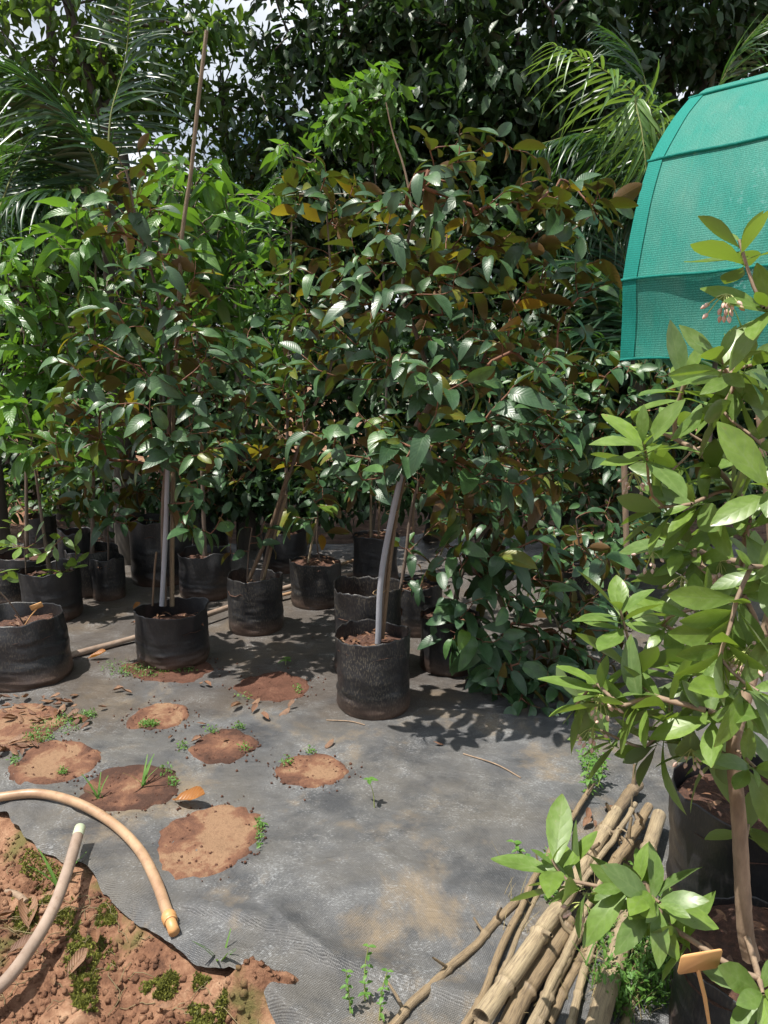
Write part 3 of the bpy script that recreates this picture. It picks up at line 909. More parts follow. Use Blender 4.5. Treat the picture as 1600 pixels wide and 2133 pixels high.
def grow(trunk, tips, r_tip=0.0035, expo=0.42, up=0.35, down_pen=0.9, step=0.05):
    """join every tip to the nearest suitable point of the growing skeleton"""
    trunk = np.asarray(trunk, float)
    nodes = [p for p in trunk]
    par = [-1] + list(range(len(trunk) - 1))
    load = [0] * len(trunk)
    start = 2 if len(trunk) > 4 else 0
    order = np.argsort(np.min(np.linalg.norm(tips[:, None] - trunk[None], axis=2), axis=1))
    paths = []
    usable = [k >= start for k in range(len(trunk))]
    for ti in order:
        tip = tips[ti]
        A = np.array(nodes)
        dv = tip - A
        dist = np.linalg.norm(dv, axis=1)
        cost = dist + down_pen * np.maximum(0, -dv[:, 2] + 0.15 * dist) + np.where(usable, 0, 9)
        b = int(np.argmin(cost))
        p0 = A[b]
        pd = p0 - A[par[b]] if par[b] >= 0 else np.array([0, 0, 1.0])
        pd = pd / (np.linalg.norm(pd) + 1e-9)
        L = max(dist[b], 1e-3)
        dr = (tip - p0) / L
        c1 = p0 + (pd * 0.35 + dr * 0.65 + np.array([0, 0, up * 0.4])) * L * 0.38 + rng.normal(size=3) * L * 0.05
        c2 = tip - (dr * 0.9 + np.array([0, 0, up * 0.4]) + rng.normal(size=3) * 0.18) * L * 0.30
        n = max(3, int(L / step) + 1)
        tt = np.linspace(0, 1, n + 1)[:, None]
        P = (1 - tt) ** 3 * p0 + 3 * (1 - tt) ** 2 * tt * c1 + 3 * (1 - tt) * tt ** 2 * c2 + tt ** 3 * tip
        ids = [b]
        for q in P[1:]:
            nodes.append(q); par.append(ids[-1]); load.append(0); usable.append(True)
            ids.append(len(nodes) - 1)
        paths.append((P, ids))
        k = ids[-1]
        while k >= 0:
            load[k] += 1
            k = par[k]
    rads = [r_tip * max(1, l) ** expo for l in load]
    return np.array(nodes), paths, np.array(rads)

def twig_leaves(paths, spacing, reach, size, droop, pair=True, updir=0.0, jitter=0.25, size_var=0.30, center=None):
    pos, dirs, ups, tipness = [], [], [], []
    for P, ids in paths:
        seg = np.linalg.norm(np.diff(P, axis=0), axis=1)
        cum = np.concatenate([[0], np.cumsum(seg)])
        tot = cum[-1]
        s0 = max(0.02, tot - reach)
        ss = np.arange(tot, s0, -spacing)
        side = rng.choice([-1, 1])
        for k, s in enumerate(ss):
            p = np.array([np.interp(s, cum, P[:, a]) for a in range(3)])
            q = np.array([np.interp(max(0, s - 0.04), cum, P[:, a]) for a in range(3)])
            td = (p - q) / (np.linalg.norm(p - q) + 1e-9)
            hor = np.cross(td, np.array([0, 0, 1.0]))
            if np.linalg.norm(hor) < 0.25:
                a = rng.uniform(0, 6.283)
                hor = np.array([math.cos(a), math.sin(a), 0])
            hor /= np.linalg.norm(hor)
            side = -side
            f = 0.55 if k else 1.6
            if center is not None:
                cx = np.array([np.interp(p[2], center[:, 2], center[:, 0]), np.interp(p[2], center[:, 2], center[:, 1]), p[2]])
                o = p - cx
                o = o / (np.linalg.norm(o) + 0.08)
            else:
                o = np.zeros(3)
            d = td * f * 0.8 + hor * side * 0.75 * (1 if k else 0.3) + o * 0.45 + np.array([0, 0, -droop * (1.0 + 0.8 * rng.uniform()) + (updir if k < 2 else 0)]) + rng.normal(size=3) * jitter
            pos.append(p); dirs.append(d)
            ups.append(np.array([0, 0, 0.85]) + rng.normal(size=3) * 0.30 + o * 0.85)
            tipness.append(k)
    pos, dirs, ups = map(np.array, (pos, dirs, ups))
    sz = size * (1 + size_var * rng.normal(size=len(pos))).clip(0.45, 1.4)
    tipness = np.array(tipness)
    sz = np.where(tipness == 0, sz * 0.72, sz)
    return frames(pos, dirs, ups, sz, rng.normal(size=len(pos)) * 0.28, 1.0), tipness

def rosette_leaves(paths, size, n=8):
    pos, dirs, ups, tipn = [], [], [], []
    for P, ids in paths:
        td = P[-1] - P[-2]
        td = td / np.linalg.norm(td)
        td = td + np.array([0, 0, 0.5]); td /= np.linalg.norm(td)
        a = np.cross(td, [0.3, 0.2, 1.0]); a /= np.linalg.norm(a)
        b = np.cross(td, a)
        m = int(n + rng.integers(-2, 3))
        for k in range(m):
            th = k * 2.39996 + rng.uniform(-.3, .3)
            tilt = 0.25 + 1.15 * (1 - k / m) + rng.uniform(-.2, .2)
            rd = a * math.cos(th) + b * math.sin(th)
            d = td * math.cos(tilt) + rd * math.sin(tilt) + np.array([0, 0, -0.22])
            pos.append(P[-1] - td * 0.055 * (1 - k / m)); dirs.append(d); ups.append(td * 1.2 + np.array([0, 0, 0.6]) - rd * 0.2 + rng.normal(size=3) * 0.2)
            tipn.append(m - 1 - k)
    pos, dirs, ups = map(np.array, (pos, dirs, ups))
    tipn = np.array(tipn)
    sz = size * (1 + 0.2 * rng.normal(size=len(pos))).clip(0.5, 1.35)
    sz = np.where(tipn < 2, sz * 0.6, sz)
    return frames(pos, dirs, ups, sz, rng.normal(size=len(pos)) * 0.25), tipn

def build_plant(name, base, label, cat, group, trunk, paths, rads, mats, kind, leafmat, newmat=None, new_p=0.0, nmax=300,
                barkm='bark', twigm='twig', trunk_r=None, big=True, sides=6):
    """mats: (n,4,4) leaf matrices; the nmax that show largest become parts of their own"""
    rt = root(name, base, label, cat, group)
    nt_ = len(trunk)
    mb = MB()
    tr = np.maximum(rads[:nt_], 0.004) if trunk_r is None else np.linspace(trunk_r[0], trunk_r[1], nt_)
    sm = smooth_path(trunk, nt_ * 3)
    mb.tube(sm, np.interp(np.linspace(0, 1, len(sm)), np.linspace(0, 1, nt_), tr) * (1 + 0.025 * rng.normal(size=len(sm))), 8)
    link('trunk', mb.mesh('trunk', M[barkm], base), rt)
    mb, tw = MB(), MB()
    for P, ids in paths:
        rr = rads[ids].copy()
        rr[0] = min(rr[0], rr[1] * 1.25 if len(rr) > 1 else rr[0])
        if trunk_r is not None:
            rr = np.minimum(rr, trunk_r[0] * 0.55)
        n = len(P)
        k = max(1, n - 5)
        if k >= 2:
            mb.tube(P[:k + 1], rr[:k + 1], sides, False)
        tw.tube(P[k - 1 if k > 1 else 0:], rr[k - 1 if k > 1 else 0:], 5, False)
    if mb.n: tag(link('branch', mb.mesh('branch', M[barkm], base), rt), kind='stuff')
    if tw.n: tag(link('twig', tw.mesh('twig', M[twigm], base), rt), kind='stuff')
    n = len(mats)
    isnew = rng.uniform(size=n) < new_p
    var = rng.integers(0, len(LEAF[kind]), n)
    cen = mats[:, :3, 3] + mats[:, :3, 0] * 0.5
    px, py, dep = project(cen)
    size = np.linalg.norm(mats[:, :3, 0], axis=1) / dep
    seen = (px > -40) & (px < W0 + 40) & (py > -40) & (py < H0 + 40) & (dep > 0.1)
    score = np.where(seen, size * 1000 - (dep - dep.min()) * 12, -1e9)
    order = np.argsort(-score)
    pick = order[:nmax] if nmax else []
    pick = [i for i in pick if seen[i]]
    off = Matrix.Translation(-Vector(tuple(base)))
    for i in pick:
        o = bpy.data.objects.new('leaf', leaf_mesh(kind, int(var[i]), newmat if (newmat and isnew[i]) else leafmat))
        C.objects.link(o)
        o.parent = rt
        o.matrix_basis = off @ Matrix(mats[i].tolist())
    rest = np.ones(n, bool); rest[pick] = False
    for nm, mk, sel in (('foliage', leafmat, rest & ~(isnew if newmat else np.zeros(n, bool))), ('young_foliage', newmat, rest & isnew)):
        if mk is None or not sel.any(): continue
        mb = MB()
        for v in range(len(LEAF[kind])):
            mb.inst(LEAF[kind][v], mats[sel & (var == v)])
        tag(link(nm, mb.mesh(nm, M[mk], base), rt), kind='stuff')
    return rt

def px_trunk(pts, y0, lean=0.0, n=None):
    """trunk through picture points, y0 metres away, leaning lean metres towards the viewer by its top"""
    m = len(pts)
    P = np.array([D(a, b, y0 - lean * k / (m - 1)) for k, (a, b) in enumerate(pts)])
    return smooth_path(P, max(14, m * 5))

STARGROUP = 'star apple saplings in bags'
def star_plant(name, trunk, blobs, ntips, label, size=0.15, spacing=0.055, reach=0.34, droop=0.30, nmax=300, new_p=0.05, up=0.3, group=STARGROUP, updir=0.25, trunk_r=None, kind='star', lm='star', nm='starnew', cat='sapling', down_pen=0.9):
    tips = sample_blobs(blobs, int(ntips * 1.12), 0.65)
    nodes, paths, rads = grow(trunk, tips, 0.0018, 0.42, up, down_pen)
    ct_ = trunk[np.argsort(trunk[:, 2])]
    mats, tn = twig_leaves(paths, spacing, reach, size, droop, updir=updir, center=ct_)
    return build_plant(name, trunk[0], label, cat, group, trunk, paths, rads, mats, kind, lm, nm, new_p, nmax, trunk_r=trunk_r)

def stick(name, pts, rad, mat, label, cat='stake', group=None, nodes=0, sides=8, wob=0.0, taper=1.0):
    P = smooth_path(np.array(pts), 26)
    if wob:
        P = P + wob * np.stack([vnoise(P, 3, 91), vnoise(P, 3, 92), vnoise(P, 3, 93)], 1)
    L = np.linspace(0, 1, len(P))
    rr = rad * (1 + (taper - 1) * L)
    if nodes:
        rr = rr * (1 + 0.22 * np.clip(1 - np.abs(((L * nodes + 0.3) % 1) - 0.5) * 14, 0, 1))
    mb = MB(); mb.tube(P, rr, sides)
    o = link(name, mb.mesh(name, M[mat], P[0]), None, tuple(P[0]))
    return tag(o, label, cat, group)

# ================================================================== THE BAGS
B = {}
B['front'] = bag(778, 1503, 152, 1343, 'dusty black grow bag standing foremost on the open mat', 0.80)
B['left'] = bag(364, 1400, 146, 1287, 'wide squat black grow bag holding the tall bamboo pole', 0.66)
B['mid'] = bag(535, 1327, 112, 1212, 'black grow bag with two slanting sticks in it', 0.72)
B['small'] = bag(658, 1272, 102, 1180, 'black grow bag topped with brown bark mulch', 0.93)
B['pipe'] = bag(782, 1222, 92, 1124, 'ribbed black grow bag standing behind the white pipe end', 0.92)
B['second'] = bag(768, 1425, 142, 1240, 'black grow bag tucked right behind the foremost bag', 0.7)
B['dark'] = bag(872, 1330, 96, 1228, 'shaded black grow bag beside the tucked bag, under dark leaves', 0.85)
B['droop'] = bag(935, 1412, 120, 1300, 'grey dusty grow bag half hidden under drooping dark leaves', 0.9)
B['rear'] = bag(1188, 1205, 78, 1108, 'tall dark grow bag in shade beneath the sapling near the green net', 0.9)
B['corner'] = bag(58, 1440, 186, 1310, 'leaning black grow bag holding a small orange tag', 0.74, (-0.05, 0.03))
B['l1'] = bag(124, 1285, 72, 1198, 'narrow black grow bag just behind the leaning orange-tag bag', 0.78)
B['l2'] = bag(26, 1268, 78, 1184, 'narrow black grow bag at the picture edge behind the leaning bag', 0.78)
B['l3'] = bag(229, 1254, 66, 1168, 'smallest black grow bag standing free left of the wide squat bag', 0.78)
B['l4'] = bag(340, 1224, 124, 1092, 'big dark grow bag in shade behind the bag with the tall pole', 0.78)
B['l5'] = bag(168, 1232, 70, 1110, 'tall dark grow bag behind the two narrow bags', 0.78)
B['l6'] = bag(255, 1140, 70, 1050, 'dark grow bag deep in shade behind the smallest bag', 0.78)
B['l7'] = bag(20, 985, 44, 930, 'far black grow bag at the back beside bright green shrubs', 0.93)
B['l8'] = bag(440, 1150, 70, 1070, 'dark grow bag in deep shade behind the two slanting sticks', 0.78)
B['l9'] = bag(90, 1150, 60, 1080, 'dark grow bag in shade under the small-leaved shrub', 0.78)
B['c1'] = bag(1010, 1200, 80, 1120, 'dark grow bag in deep shade beneath the tallest sapling', 0.93)
B['right'] = bag(1560, 2010, 372, 1745, 'large black grow bag beside the bamboo poles', 0.80, zb=0.0)
B['rfront'] = bag(1562, 2330, 372, 2120, 'black grow bag with an orange plant marker in the near corner', 0.90, zb=0.0)

# ================================================================== STAR APPLE SAPLINGS
yL = B['left']['y']
trunk = px_trunk([(343, 1262), (340, 1060), (352, 900), (350, 760), (330, 620), (290, 480), (262, 350)], yL, 0.1)
star_plant('star_apple_sapling', trunk,
           [(262, 350, yL, 50, 60, .12), (255, 400, yL - .1, 50, 60, .12), (300, 470, yL, 85, 70, .25), (350, 575, yL, 110, 70, .35), (320, 690, yL, 165, 75, .4), (235, 770, yL - .1, 140, 60, .35),
            (440, 720, yL - .1, 100, 75, .35), (300, 850, yL - .1, 165, 80, .4), (130, 940, yL - .2, 90, 45, .2), (430, 930, yL - .2, 90, 70, .3),
            (415, 1060, yL - .25, 55, 80, .2), (480, 800, yL - .1, 70, 80, .3)],
           200, 'tall dark-leaved sapling tied to a grey pipe and a tall bamboo pole', 0.125, 0.043, 0.36, 0.26, trunk_r=(0.014, 0.006))

yF = B['front']['y']
trunk = px_trunk([(787, 1345), (800, 1180), (828, 1020), (862, 900), (900, 820), (868, 700), (840, 620), (850, 500), (880, 400)], yF, 0.05)
star_plant('star_apple_sapling', trunk,
           [(960, 345, yF, 120, 60, .25), (1000, 390, yF - .2, 140, 60, .25), (1095, 310, yF, 40, 40, .12), (1262, 430, yF, 40, 40, .15), (1120, 460, yF, 150, 75, .4), (860, 490, yF, 140, 80, .4),
            (770, 610, yF, 160, 75, .45), (1000, 590, yF, 200, 80, .5), (1190, 600, yF, 70, 70, .3), (850, 740, yF - .1, 220, 75, .5),
            (1060, 730, yF - .1, 170, 70, .5), (990, 840, yF - .15, 230, 75, .5), (690, 880, yF - .3, 90, 60, .25), (770, 950, yF - .35, 100, 55, .25),
            (1070, 950, yF - .1, 150, 80, .4)],
           330, 'broadest dark glossy sapling with bronze leaf undersides growing from the foremost bag', 0.124, 0.041, 0.38, 0.24, trunk_r=(0.017, 0.006), new_p=0.07)

yM = B['mid']['y']
trunk = px_trunk([(545, 1205), (580, 1060), (640, 880), (690, 760), (690, 600), (680, 430)], yM, 0.1)
star_plant('star_apple_sapling', trunk,
           [(690, 420, yM, 100, 65, .3), (640, 560, yM, 90, 60, .3), (700, 690, yM, 120, 70, .35), (600, 800, yM, 110, 70, .35), (560, 900, yM, 110, 70, .3), (480, 960, yM - .1, 60, 60, .2)],
           165, 'bronze-tipped sapling between the pole-tied sapling and the broadest one', 0.125, 0.043, 0.36, 0.24, trunk_r=(0.013, 0.005), new_p=0.12)

yS = B['mid']['y'] - 0.05
tr2 = px_trunk([(515, 1205), (518, 1150), (525, 1100)], yS, 0.05)
star_plant('star_apple_seedling', tr2, [(520, 1110, yS, 55, 40, .12), (495, 1160, yS - .05, 30, 25, .08)], 9,
           'short leafy shoot at the foot of the two slanting sticks', 0.13, 0.05, 0.2, 0.35, 60)

yS = B['small']['y']
tr2 = px_trunk([(668, 1175), (660, 1130), (662, 1080), (655, 1040)], yS, 0.1)
star_plant('star_apple_seedling', tr2, [(640, 1050, yS - .1, 60, 40, .15), (690, 1090, yS, 55, 30, .15), (650, 985, yS, 60, 35, .15)], 16,
           'young sapling with yellow-green new leaves in the mulched bag', 0.165, 0.055, 0.22, 0.5, 100, 0.15)

yS = B['pipe']['y']
tr2 = px_trunk([(775, 1125), (772, 1040), (768, 960), (760, 880)], yS, 0.05)
star_plant('star_apple_sapling', tr2, [(760, 900, yS, 110, 80, .3), (800, 1010, yS, 60, 50, .2), (700, 980, yS, 80, 60, .25)], 50,
           'shaded sapling in the ribbed bag behind the foremost bag', 0.15, 0.06, 0.25, 0.3, 100)

yS = B['second']['y']
tr2 = px_trunk([(830, 1260), (845, 1160), (860, 1050), (900, 930)], yS, 0.0)
star_plant('star_apple_sapling', tr2, [(840, 1170, yS, 50, 50, .12), (900, 960, yS + .1, 90, 80, .3), (960, 1050, yS + .2, 80, 60, .3)], 50,
           'dark sapling rising just behind the foremost bag', 0.14, 0.06, 0.22, 0.3, 100)

yD = B['droop']['y']
trunk = px_trunk([(940, 1310), (960, 1200), (1000, 1120), (1050, 1060), (1085, 980)], yD, -0.05)
star_plant('star_apple_sapling', trunk,
           [(930, 1190, yD, 75, 70, .25), (1010, 1270, yD - .15, 100, 90, .3), (1095, 1370, yD - .3, 120, 80, .25), (1170, 1440, yD - .4, 60, 55, .2), (950, 1310, yD - .15, 50, 50, .15),
            (1000, 1120, yD, 90, 60, .3), (1160, 1260, yD - .1, 90, 80, .3), (1090, 1450, yD - .45, 80, 40, .15), (1060, 1010, yD + .1, 120, 70, .3), (1220, 1190, yD + .1, 80, 70, .25), (1240, 1330, yD - .2, 70, 60, .2), (1090, 1160, yD + .1, 100, 60, .3), (1175, 1470, yD - .55, 75, 45, .12), (1225, 1400, yD - .4, 50, 60, .15), (1060, 1400, yD - .35, 90, 60, .15)],
           280, 'dark sapling with branches drooping onto the mat beside the foremost bag', 0.158, 0.050, 0.38, 0.30, down_pen=0.25, up=0.1, trunk_r=(0.016, 0.006), new_p=0.03, updir=0.1)

B['hid'] = bag(1215, 1300, 100, 1200, 'dark grow bag hidden under the low dark sapling by the pale post', 0.85)
yH = B['hid']['y']
tr2 = px_trunk([(1212, 1215), (1208, 1150), (1200, 1080)], yH, 0.05)
star_plant('star_apple_sapling', tr2, [(1180, 1140, yH, 100, 80, .3), (1275, 1190, yH - .1, 80, 80, .25), (1130, 1240, yH, 90, 60, .25), (1250, 1300, yH - .2, 80, 50, .2), (1300, 1090, yH, 60, 60, .25)], 90,
           'low dark bushy sapling between the drooping one and the pale post', 0.135, 0.043, 0.36, 0.35, 200, down_pen=0.3)

yR = B['rear']['y']
trunk = px_trunk([(1190, 1115), (1200, 1000), (1230, 880), (1270, 790)], yR - 0.2, 0.3)
star_plant('star_apple_sapling', trunk,
           [(1290, 790, yR - .6, 110, 60, .35), (1210, 890, yR - .4, 120, 80, .4), (1310, 940, yR - .7, 80, 85, .3), (1330, 1050, yR - .8, 60, 60, .25), (1250, 1060, yR - .5, 70, 50, .3), (1150, 800, yR - .3, 90, 60, .3), (1400, 830, yR - .8, 60, 60, .3), (1300, 1120, yR - .8, 80, 45, .25), (1400, 960, yR - .9, 60, 80, .25), (1180, 980, yR - .3, 90, 70, .3)],
           260, 'dark glossy sapling directly beneath the hanging green net', 0.132, 0.043, 0.36, 0.3, trunk_r=(0.014, 0.005))

yS = B['l3']['y']
tr2 = px_trunk([(226, 1172), (225, 1110), (222, 1050), (215, 1000)], yS, 0.1)
star_plant('star_apple_seedling', tr2, [(215, 1050, yS - .1, 75, 55, .2), (260, 1100, yS - .1, 40, 40, .15), (170, 1010, yS, 40, 30, .15)], 22,
           'bushy dark seedling in the smallest free-standing bag', 0.15, 0.055, 0.24, 0.45, 110)

# fillers in deep shade behind
for (bk, px0, blobs, lb) in [('l4', 345, [(350, 960, 0, 120, 90, .3), (420, 880, 0, 90, 70, .3), (330, 1030, 0, 90, 50, .3)], 'shaded sapling behind the pole-tied sapling'),
                             ('c1', 1010, [(1010, 960, 0, 130, 110, .4), (1080, 860, 0, 120, 90, .4), (980, 1070, 0, 130, 50, .35), (1110, 1060, 0, 90, 60, .35)], 'shaded sapling behind the broadest sapling'),
                             ('l8', 440, [(500, 860, 0, 120, 100, .4), (430, 960, 0, 90, 70, .3), (520, 1030, 0, 110, 45, .35)], 'shaded sapling behind the two slanting sticks')]:
    b = B[bk]; y_ = b['y']
    pt = project(b['top'][None])
    tr2 = px_trunk([(pt[0][0], pt[1][0]), (px0 + 5, pt[1][0] - 60), (px0 + 10, pt[1][0] - 140)], y_, 0)
    star_plant('star_apple_sapling', tr2, [(a, c, y_, d, e, f) for a, c, _, d, e, f in blobs], 130, lb, 0.13, 0.048, 0.34, 0.4, 60)

# small stem plants at the left edge
yS = B['l2']['y']
tr2 = px_trunk([(52, 1258), (54, 1190), (50, 1120), (48, 1095)], yS - 0.25, 0.05)
star_plant('coralberry_seedling', tr2, [(40, 1115, yS - .3, 55, 30, .15), (30, 1180, yS - .3, 30, 30, .1)], 10, 'small pale-leaved seedling at the edge beside the leaning bag', 0.13, 0.035, 0.12, 0.15, 70, 0, group='small pale seedlings', kind='ard', lm='ard', nm=None)
yS = B['l1']['y']
tr2 = px_trunk([(120, 1205), (116, 1150), (112, 1110)], yS, 0.05)
star_plant('coralberry_seedling', tr2, [(100, 1130, yS - .1, 50, 35, .15), (128, 1180, yS - .1, 25, 20, .1)], 10, 'small pale-leaved seedling in the narrow bag behind the leaning bag', 0.12, 0.035, 0.12, 0.2, 70, 0, group='small pale seedlings', kind='ard', lm='ard', nm=None)
yS = B['corner']['y']
tr2 = px_trunk([(50, 1300), (20, 1255), (-20, 1215)], yS, 0.1)
star_plant('coralberry_seedling', tr2, [(-40, 1210, yS - .1, 40, 30, .12)], 5, 'thin bent seedling stem growing from the leaning bag', 0.12, 0.04, 0.12, 0.2, 30, 0, group='small pale seedlings', kind='ard', lm='ard', nm=None)
yS = B['l9']['y']
tr2 = px_trunk([(90, 1090), (85, 1040), (80, 990)], yS, 0.05)
star_plant('small_leaved_shrub', tr2, [(70, 1010, yS, 90, 55, .35), (130, 980, yS, 60, 50, .3), (20, 1050, yS, 40, 40, .25)], 60, 'olive small-leaved shrub above the leaning bag', 0.085, 0.035, 0.25, 0.2, 150, 0.0, group='small shrubs', kind='star', lm='wildlight', nm=None, cat='shrub')

# ------------------------------------------------------------------ bright shrubs behind on the left
def bright(label, base_px, y, blobs, ntips, size=0.20, nmax=125):
    g0 = D(base_px, 1000, y)
    top = blobs[0]
    tp = D(top[0], top[1], y)
    P = [np.array([g0[0], y, 0.25]), np.array([g0[0] * .6 + tp[0] * .4, y, 0.4 * tp[2] + .1]), tp]
    tr = smooth_path(P, 16)
    tips = sample_blobs([(a, b_, y + dy, rx, ry, rd) for a, b_, dy, rx, ry, rd in blobs], ntips)
    nodes, paths, rads = grow(tr, tips, 0.003, 0.42, 0.4)
    mats, tn = twig_leaves(paths, 0.045, 0.26, size, 0.55, updir=0.5, jitter=0.35)
    build_plant('bright_green_shrub', tr[0], label, 'shrub', 'bright green shrubs along the back', tr, paths, rads, mats, 'mango', 'mango', None, 0, nmax, twigm='bark', trunk_r=(0.018, 0.006))
    # its bag
    c = tr[0].copy(); c[2] = 0.01
    rt = root('grow_bag', c, 'dark grow bag holding the ' + label.split(' with ')[0].split(' standing ')[0].split(' behind ')[0] + ' at the back', 'grow bag', 'black poly nursery bags')
    V, Q = bag_mesh(0.19, 0.34, int(base_px) + 500)
    link('bag_wall', quad_mesh('bag_wall', V, Q, None, M['bag']), rt)
    V, Q = soil_disc(0.185, 0.28, int(base_px), (0, 0))
    link('soil', quad_mesh('soil', V, Q, None, M['potting']), rt)

bright('outermost bright green shrub standing at the picture edge', 40, 5.3, [(50, 640, 0, 70, 90, .35), (60, 780, 0, 90, 90, .4), (20, 560, 0, 60, 60, .3)], 75)
bright('tall bright green shrub behind the pole-tied sapling', 180, 5.5, [(200, 450, 0, 50, 60, .3), (150, 560, 0, 100, 80, .4), (170, 680, 0, 110, 90, .4), (120, 820, 0, 100, 80, .4)], 110)
bright('bright green shrub with the largest drooping leaves', 420, 5.4, [(400, 370, 0, 70, 40, .3), (440, 440, 0, 60, 80, .3), (420, 560, 0, 80, 90, .4), (480, 640, 0, 70, 80, .35)], 95, 0.23)
bright('low bright green shrub standing behind the small seedlings', 90, 4.9, [(60, 880, 0, 80, 60, .3), (130, 930, 0, 80, 50, .3), (200, 860, 0, 80, 60, .3)], 70)
bright('lime-topped shrub with upright new leaves', 330, 5.8, [(330, 320, 0, 40, 30, .2), (330, 420, 0, 70, 60, .3), (320, 560, 0, 90, 90, .4), (300, 720, 0, 110, 90, .4)], 80)
bright('slender bright shrub with ruffled leaves near the middle', 590, 6.2, [(610, 330, 0, 70, 35, .3), (560, 440, 0, 50, 60, .3), (560, 560, 0, 60, 80, .4), (580, 700, 0, 80, 90, .4)], 70, 0.18)

# ================================================================== CORALBERRY SHRUBS (near right)
def coralberry(label, trunk, tipspec, size, n, extra=None, nmax=300, trunk_r=(0.020, 0.010), umbels=()):
    tips = np.array([D(a, b, y) for a, b, y in tipspec])
    nodes, paths, rads = grow(trunk, tips, 0.0034, 0.34, 0.05, 0.3, 0.06)
    mats, tn = rosette_leaves(paths, size, n)
    rt = build_plant('coralberry_shrub', trunk[0], label, 'shrub', 'pale green coralberry shrubs', trunk, paths, rads, mats, 'ard', 'ard', None, 0, nmax, barkm='barkpale', twigm='barkpale', trunk_r=trunk_r)
    base = np.array(trunk[0])
    for (a, b, y, m) in umbels:
        c = D(a, b, y)
        st, bd = MB(), MB()
        for k in range(m):
            dv = rng.normal(size=3) * np.array([0.6, 0.6, 0.35]) + np.array([0, 0, -0.75])
            dv /= np.linalg.norm(dv)
            L = rng.uniform(0.025, 0.05)
            e = c + dv * L
            st.tube([c, c + dv * L * .5 + np.array([0, 0, .004]), e], [.0013, .0011, .0011], 4, False)
            ll = 0.014
            q = np.array([0, .2, .5, .8, 1.0])[:, None]
            bd.tube(e + dv * ll * q, np.array([.0012, .0038, .0042, .0026, .0006]), 6, False)
        fc = link('flower_cluster', st.mesh('flower_cluster', M['pedicel'], base), rt)
        tag(link('bud', bd.mesh('bud', M['bud'], base), fc), kind='stuff')
    return rt

c = B['rfront']
trunkA = smooth_path([np.array([*D(1556, 2080, 1.50)[:2], 0.30]), D(1552, 1930, 1.50), D(1540, 1720, 1.50), D(1528, 1560, 1.50), D(1545, 1480, 1.52), D(1600, 1300, 1.55), D(1660, 1060, 1.55), D(1680, 760, 1.55), D(1690, 520, 1.55)], 50)
tipsA = [(1180, 1832, 1.48), (1300, 1850, 1.44), (1375, 1880, 1.40), (1245, 1425, 1.55), (1195, 1475, 1.60), (1290, 1265, 1.62), (1320, 1380, 1.6), (1360, 1450, 1.5), (1500, 1370, 1.42), (1525, 1290, 1.45),
         (1540, 500, 1.5), (1590, 640, 1.45), (1450, 1555, 1.55), (1340, 1560, 1.62), (1590, 2070, 1.30), (1575, 1600, 1.40), (1580, 1440, 1.35), (1420, 1370, 1.62), (1395, 1500, 1.6), (1250, 1520, 1.66), (1565, 1180, 1.5),
         (1470, 1480, 1.45), (1600, 1010, 1.4), (1300, 1470, 1.5), (1560, 1700, 1.62), (1150, 1790, 1.5), (1345, 1840, 1.46), (1395, 1930, 1.42)]
coralberry('pale green leafy shrub rising from the near corner bag, its trunk beside the orange marker', trunkA, tipsA, 0.122, 9,
           umbels=[(1555, 1355, 1.42, 26), (1250, 1445, 1.54, 14), (1235, 1515, 1.6, 12), (1512, 612, 1.46, 14), (1215, 1880, 1.46, 10), (1440, 1560, 1.5, 10)])

c = B['right']
trunkB = smooth_path([np.array([c['top'][0] + 0.05, c['top'][1], c['top'][2] - 0.02]), D(1640, 1500, c['y']), D(1620, 1280, c['y']), D(1600, 1050, c['y']), D(1580, 860, c['y'])], 30)
tipsB = []
for (a, b) in [(1415, 880), (1500, 850), (1340, 920), (1440, 1050), (1395, 985), (1490, 1160), (1560, 1080), (1545, 960), (1585, 820), (1430, 790), (1530, 800), (1400, 1120), (1360, 1060), (1470, 1260), (1410, 1210), (1550, 1240), (1380, 1300), (1460, 1340),
               (1590, 1180), (1500, 1440), (1550, 1500), (1480, 960), (1590, 930), (1590, 1350), (1445, 1150), (1520, 1020), (1430, 1430), (1350, 890), (1570, 760), (1500, 740)]:
    tipsB.append((a, b, c['y'] + random.uniform(-0.45, 0.1)))
coralberry('pale green leafy shrub in the large bag beside the bamboo poles', trunkB, tipsB, 0.132, 9, trunk_r=(0.020, 0.008),
           umbels=[(1420, 1200, 1.85, 18), (1320, 985, 1.8, 10), (1500, 1170, 1.8, 14), (1360, 1150, 1.8, 10), (1560, 1330, 1.8, 12)])

# ================================================================== STAKES, TAGS, TIES
yl = B['left']['y']
stick('pipe_stake', [D(337, 1262, yl - .03), D(346, 1090, yl - .03), D(350, 925, yl - .03)], 0.0135, 'pvc', 'straight grey pipe stake in the wide squat bag', sides=10)
stick('bamboo_pole', [D(357, 1262, yl + .02), D(360, 960, yl + .02), D(366, 760, yl), D(388, 430, yl - .02), D(428, 62, yl - .05)], 0.014, 'bamboogrey', 'very tall thin bamboo pole reaching up towards the trees', nodes=11, wob=0.012, taper=0.72)
stick('wooden_stake', [D(318, 1262, yl), D(322, 1190, yl), D(326, 1150, yl)], 0.006, 'stake', 'short stick stub in the wide squat bag')
yf = B['front']['y']
stick('pipe_stake', [D(787, 1340, yf - .03), D(797, 1180, yf - .03), D(845, 945, yf - .03)], 0.0145, 'pvc', 'slanting grey pipe stake in the foremost bag', sides=10)
stick('wooden_stake', [D(797, 1330, yf + .01), D(815, 1150, yf + .01), D(858, 930, yf), D(905, 830, yf)], 0.012, 'stake', 'brown wooden stake beside the slanting grey pipe', wob=0.01)
ym = B['mid']['y']
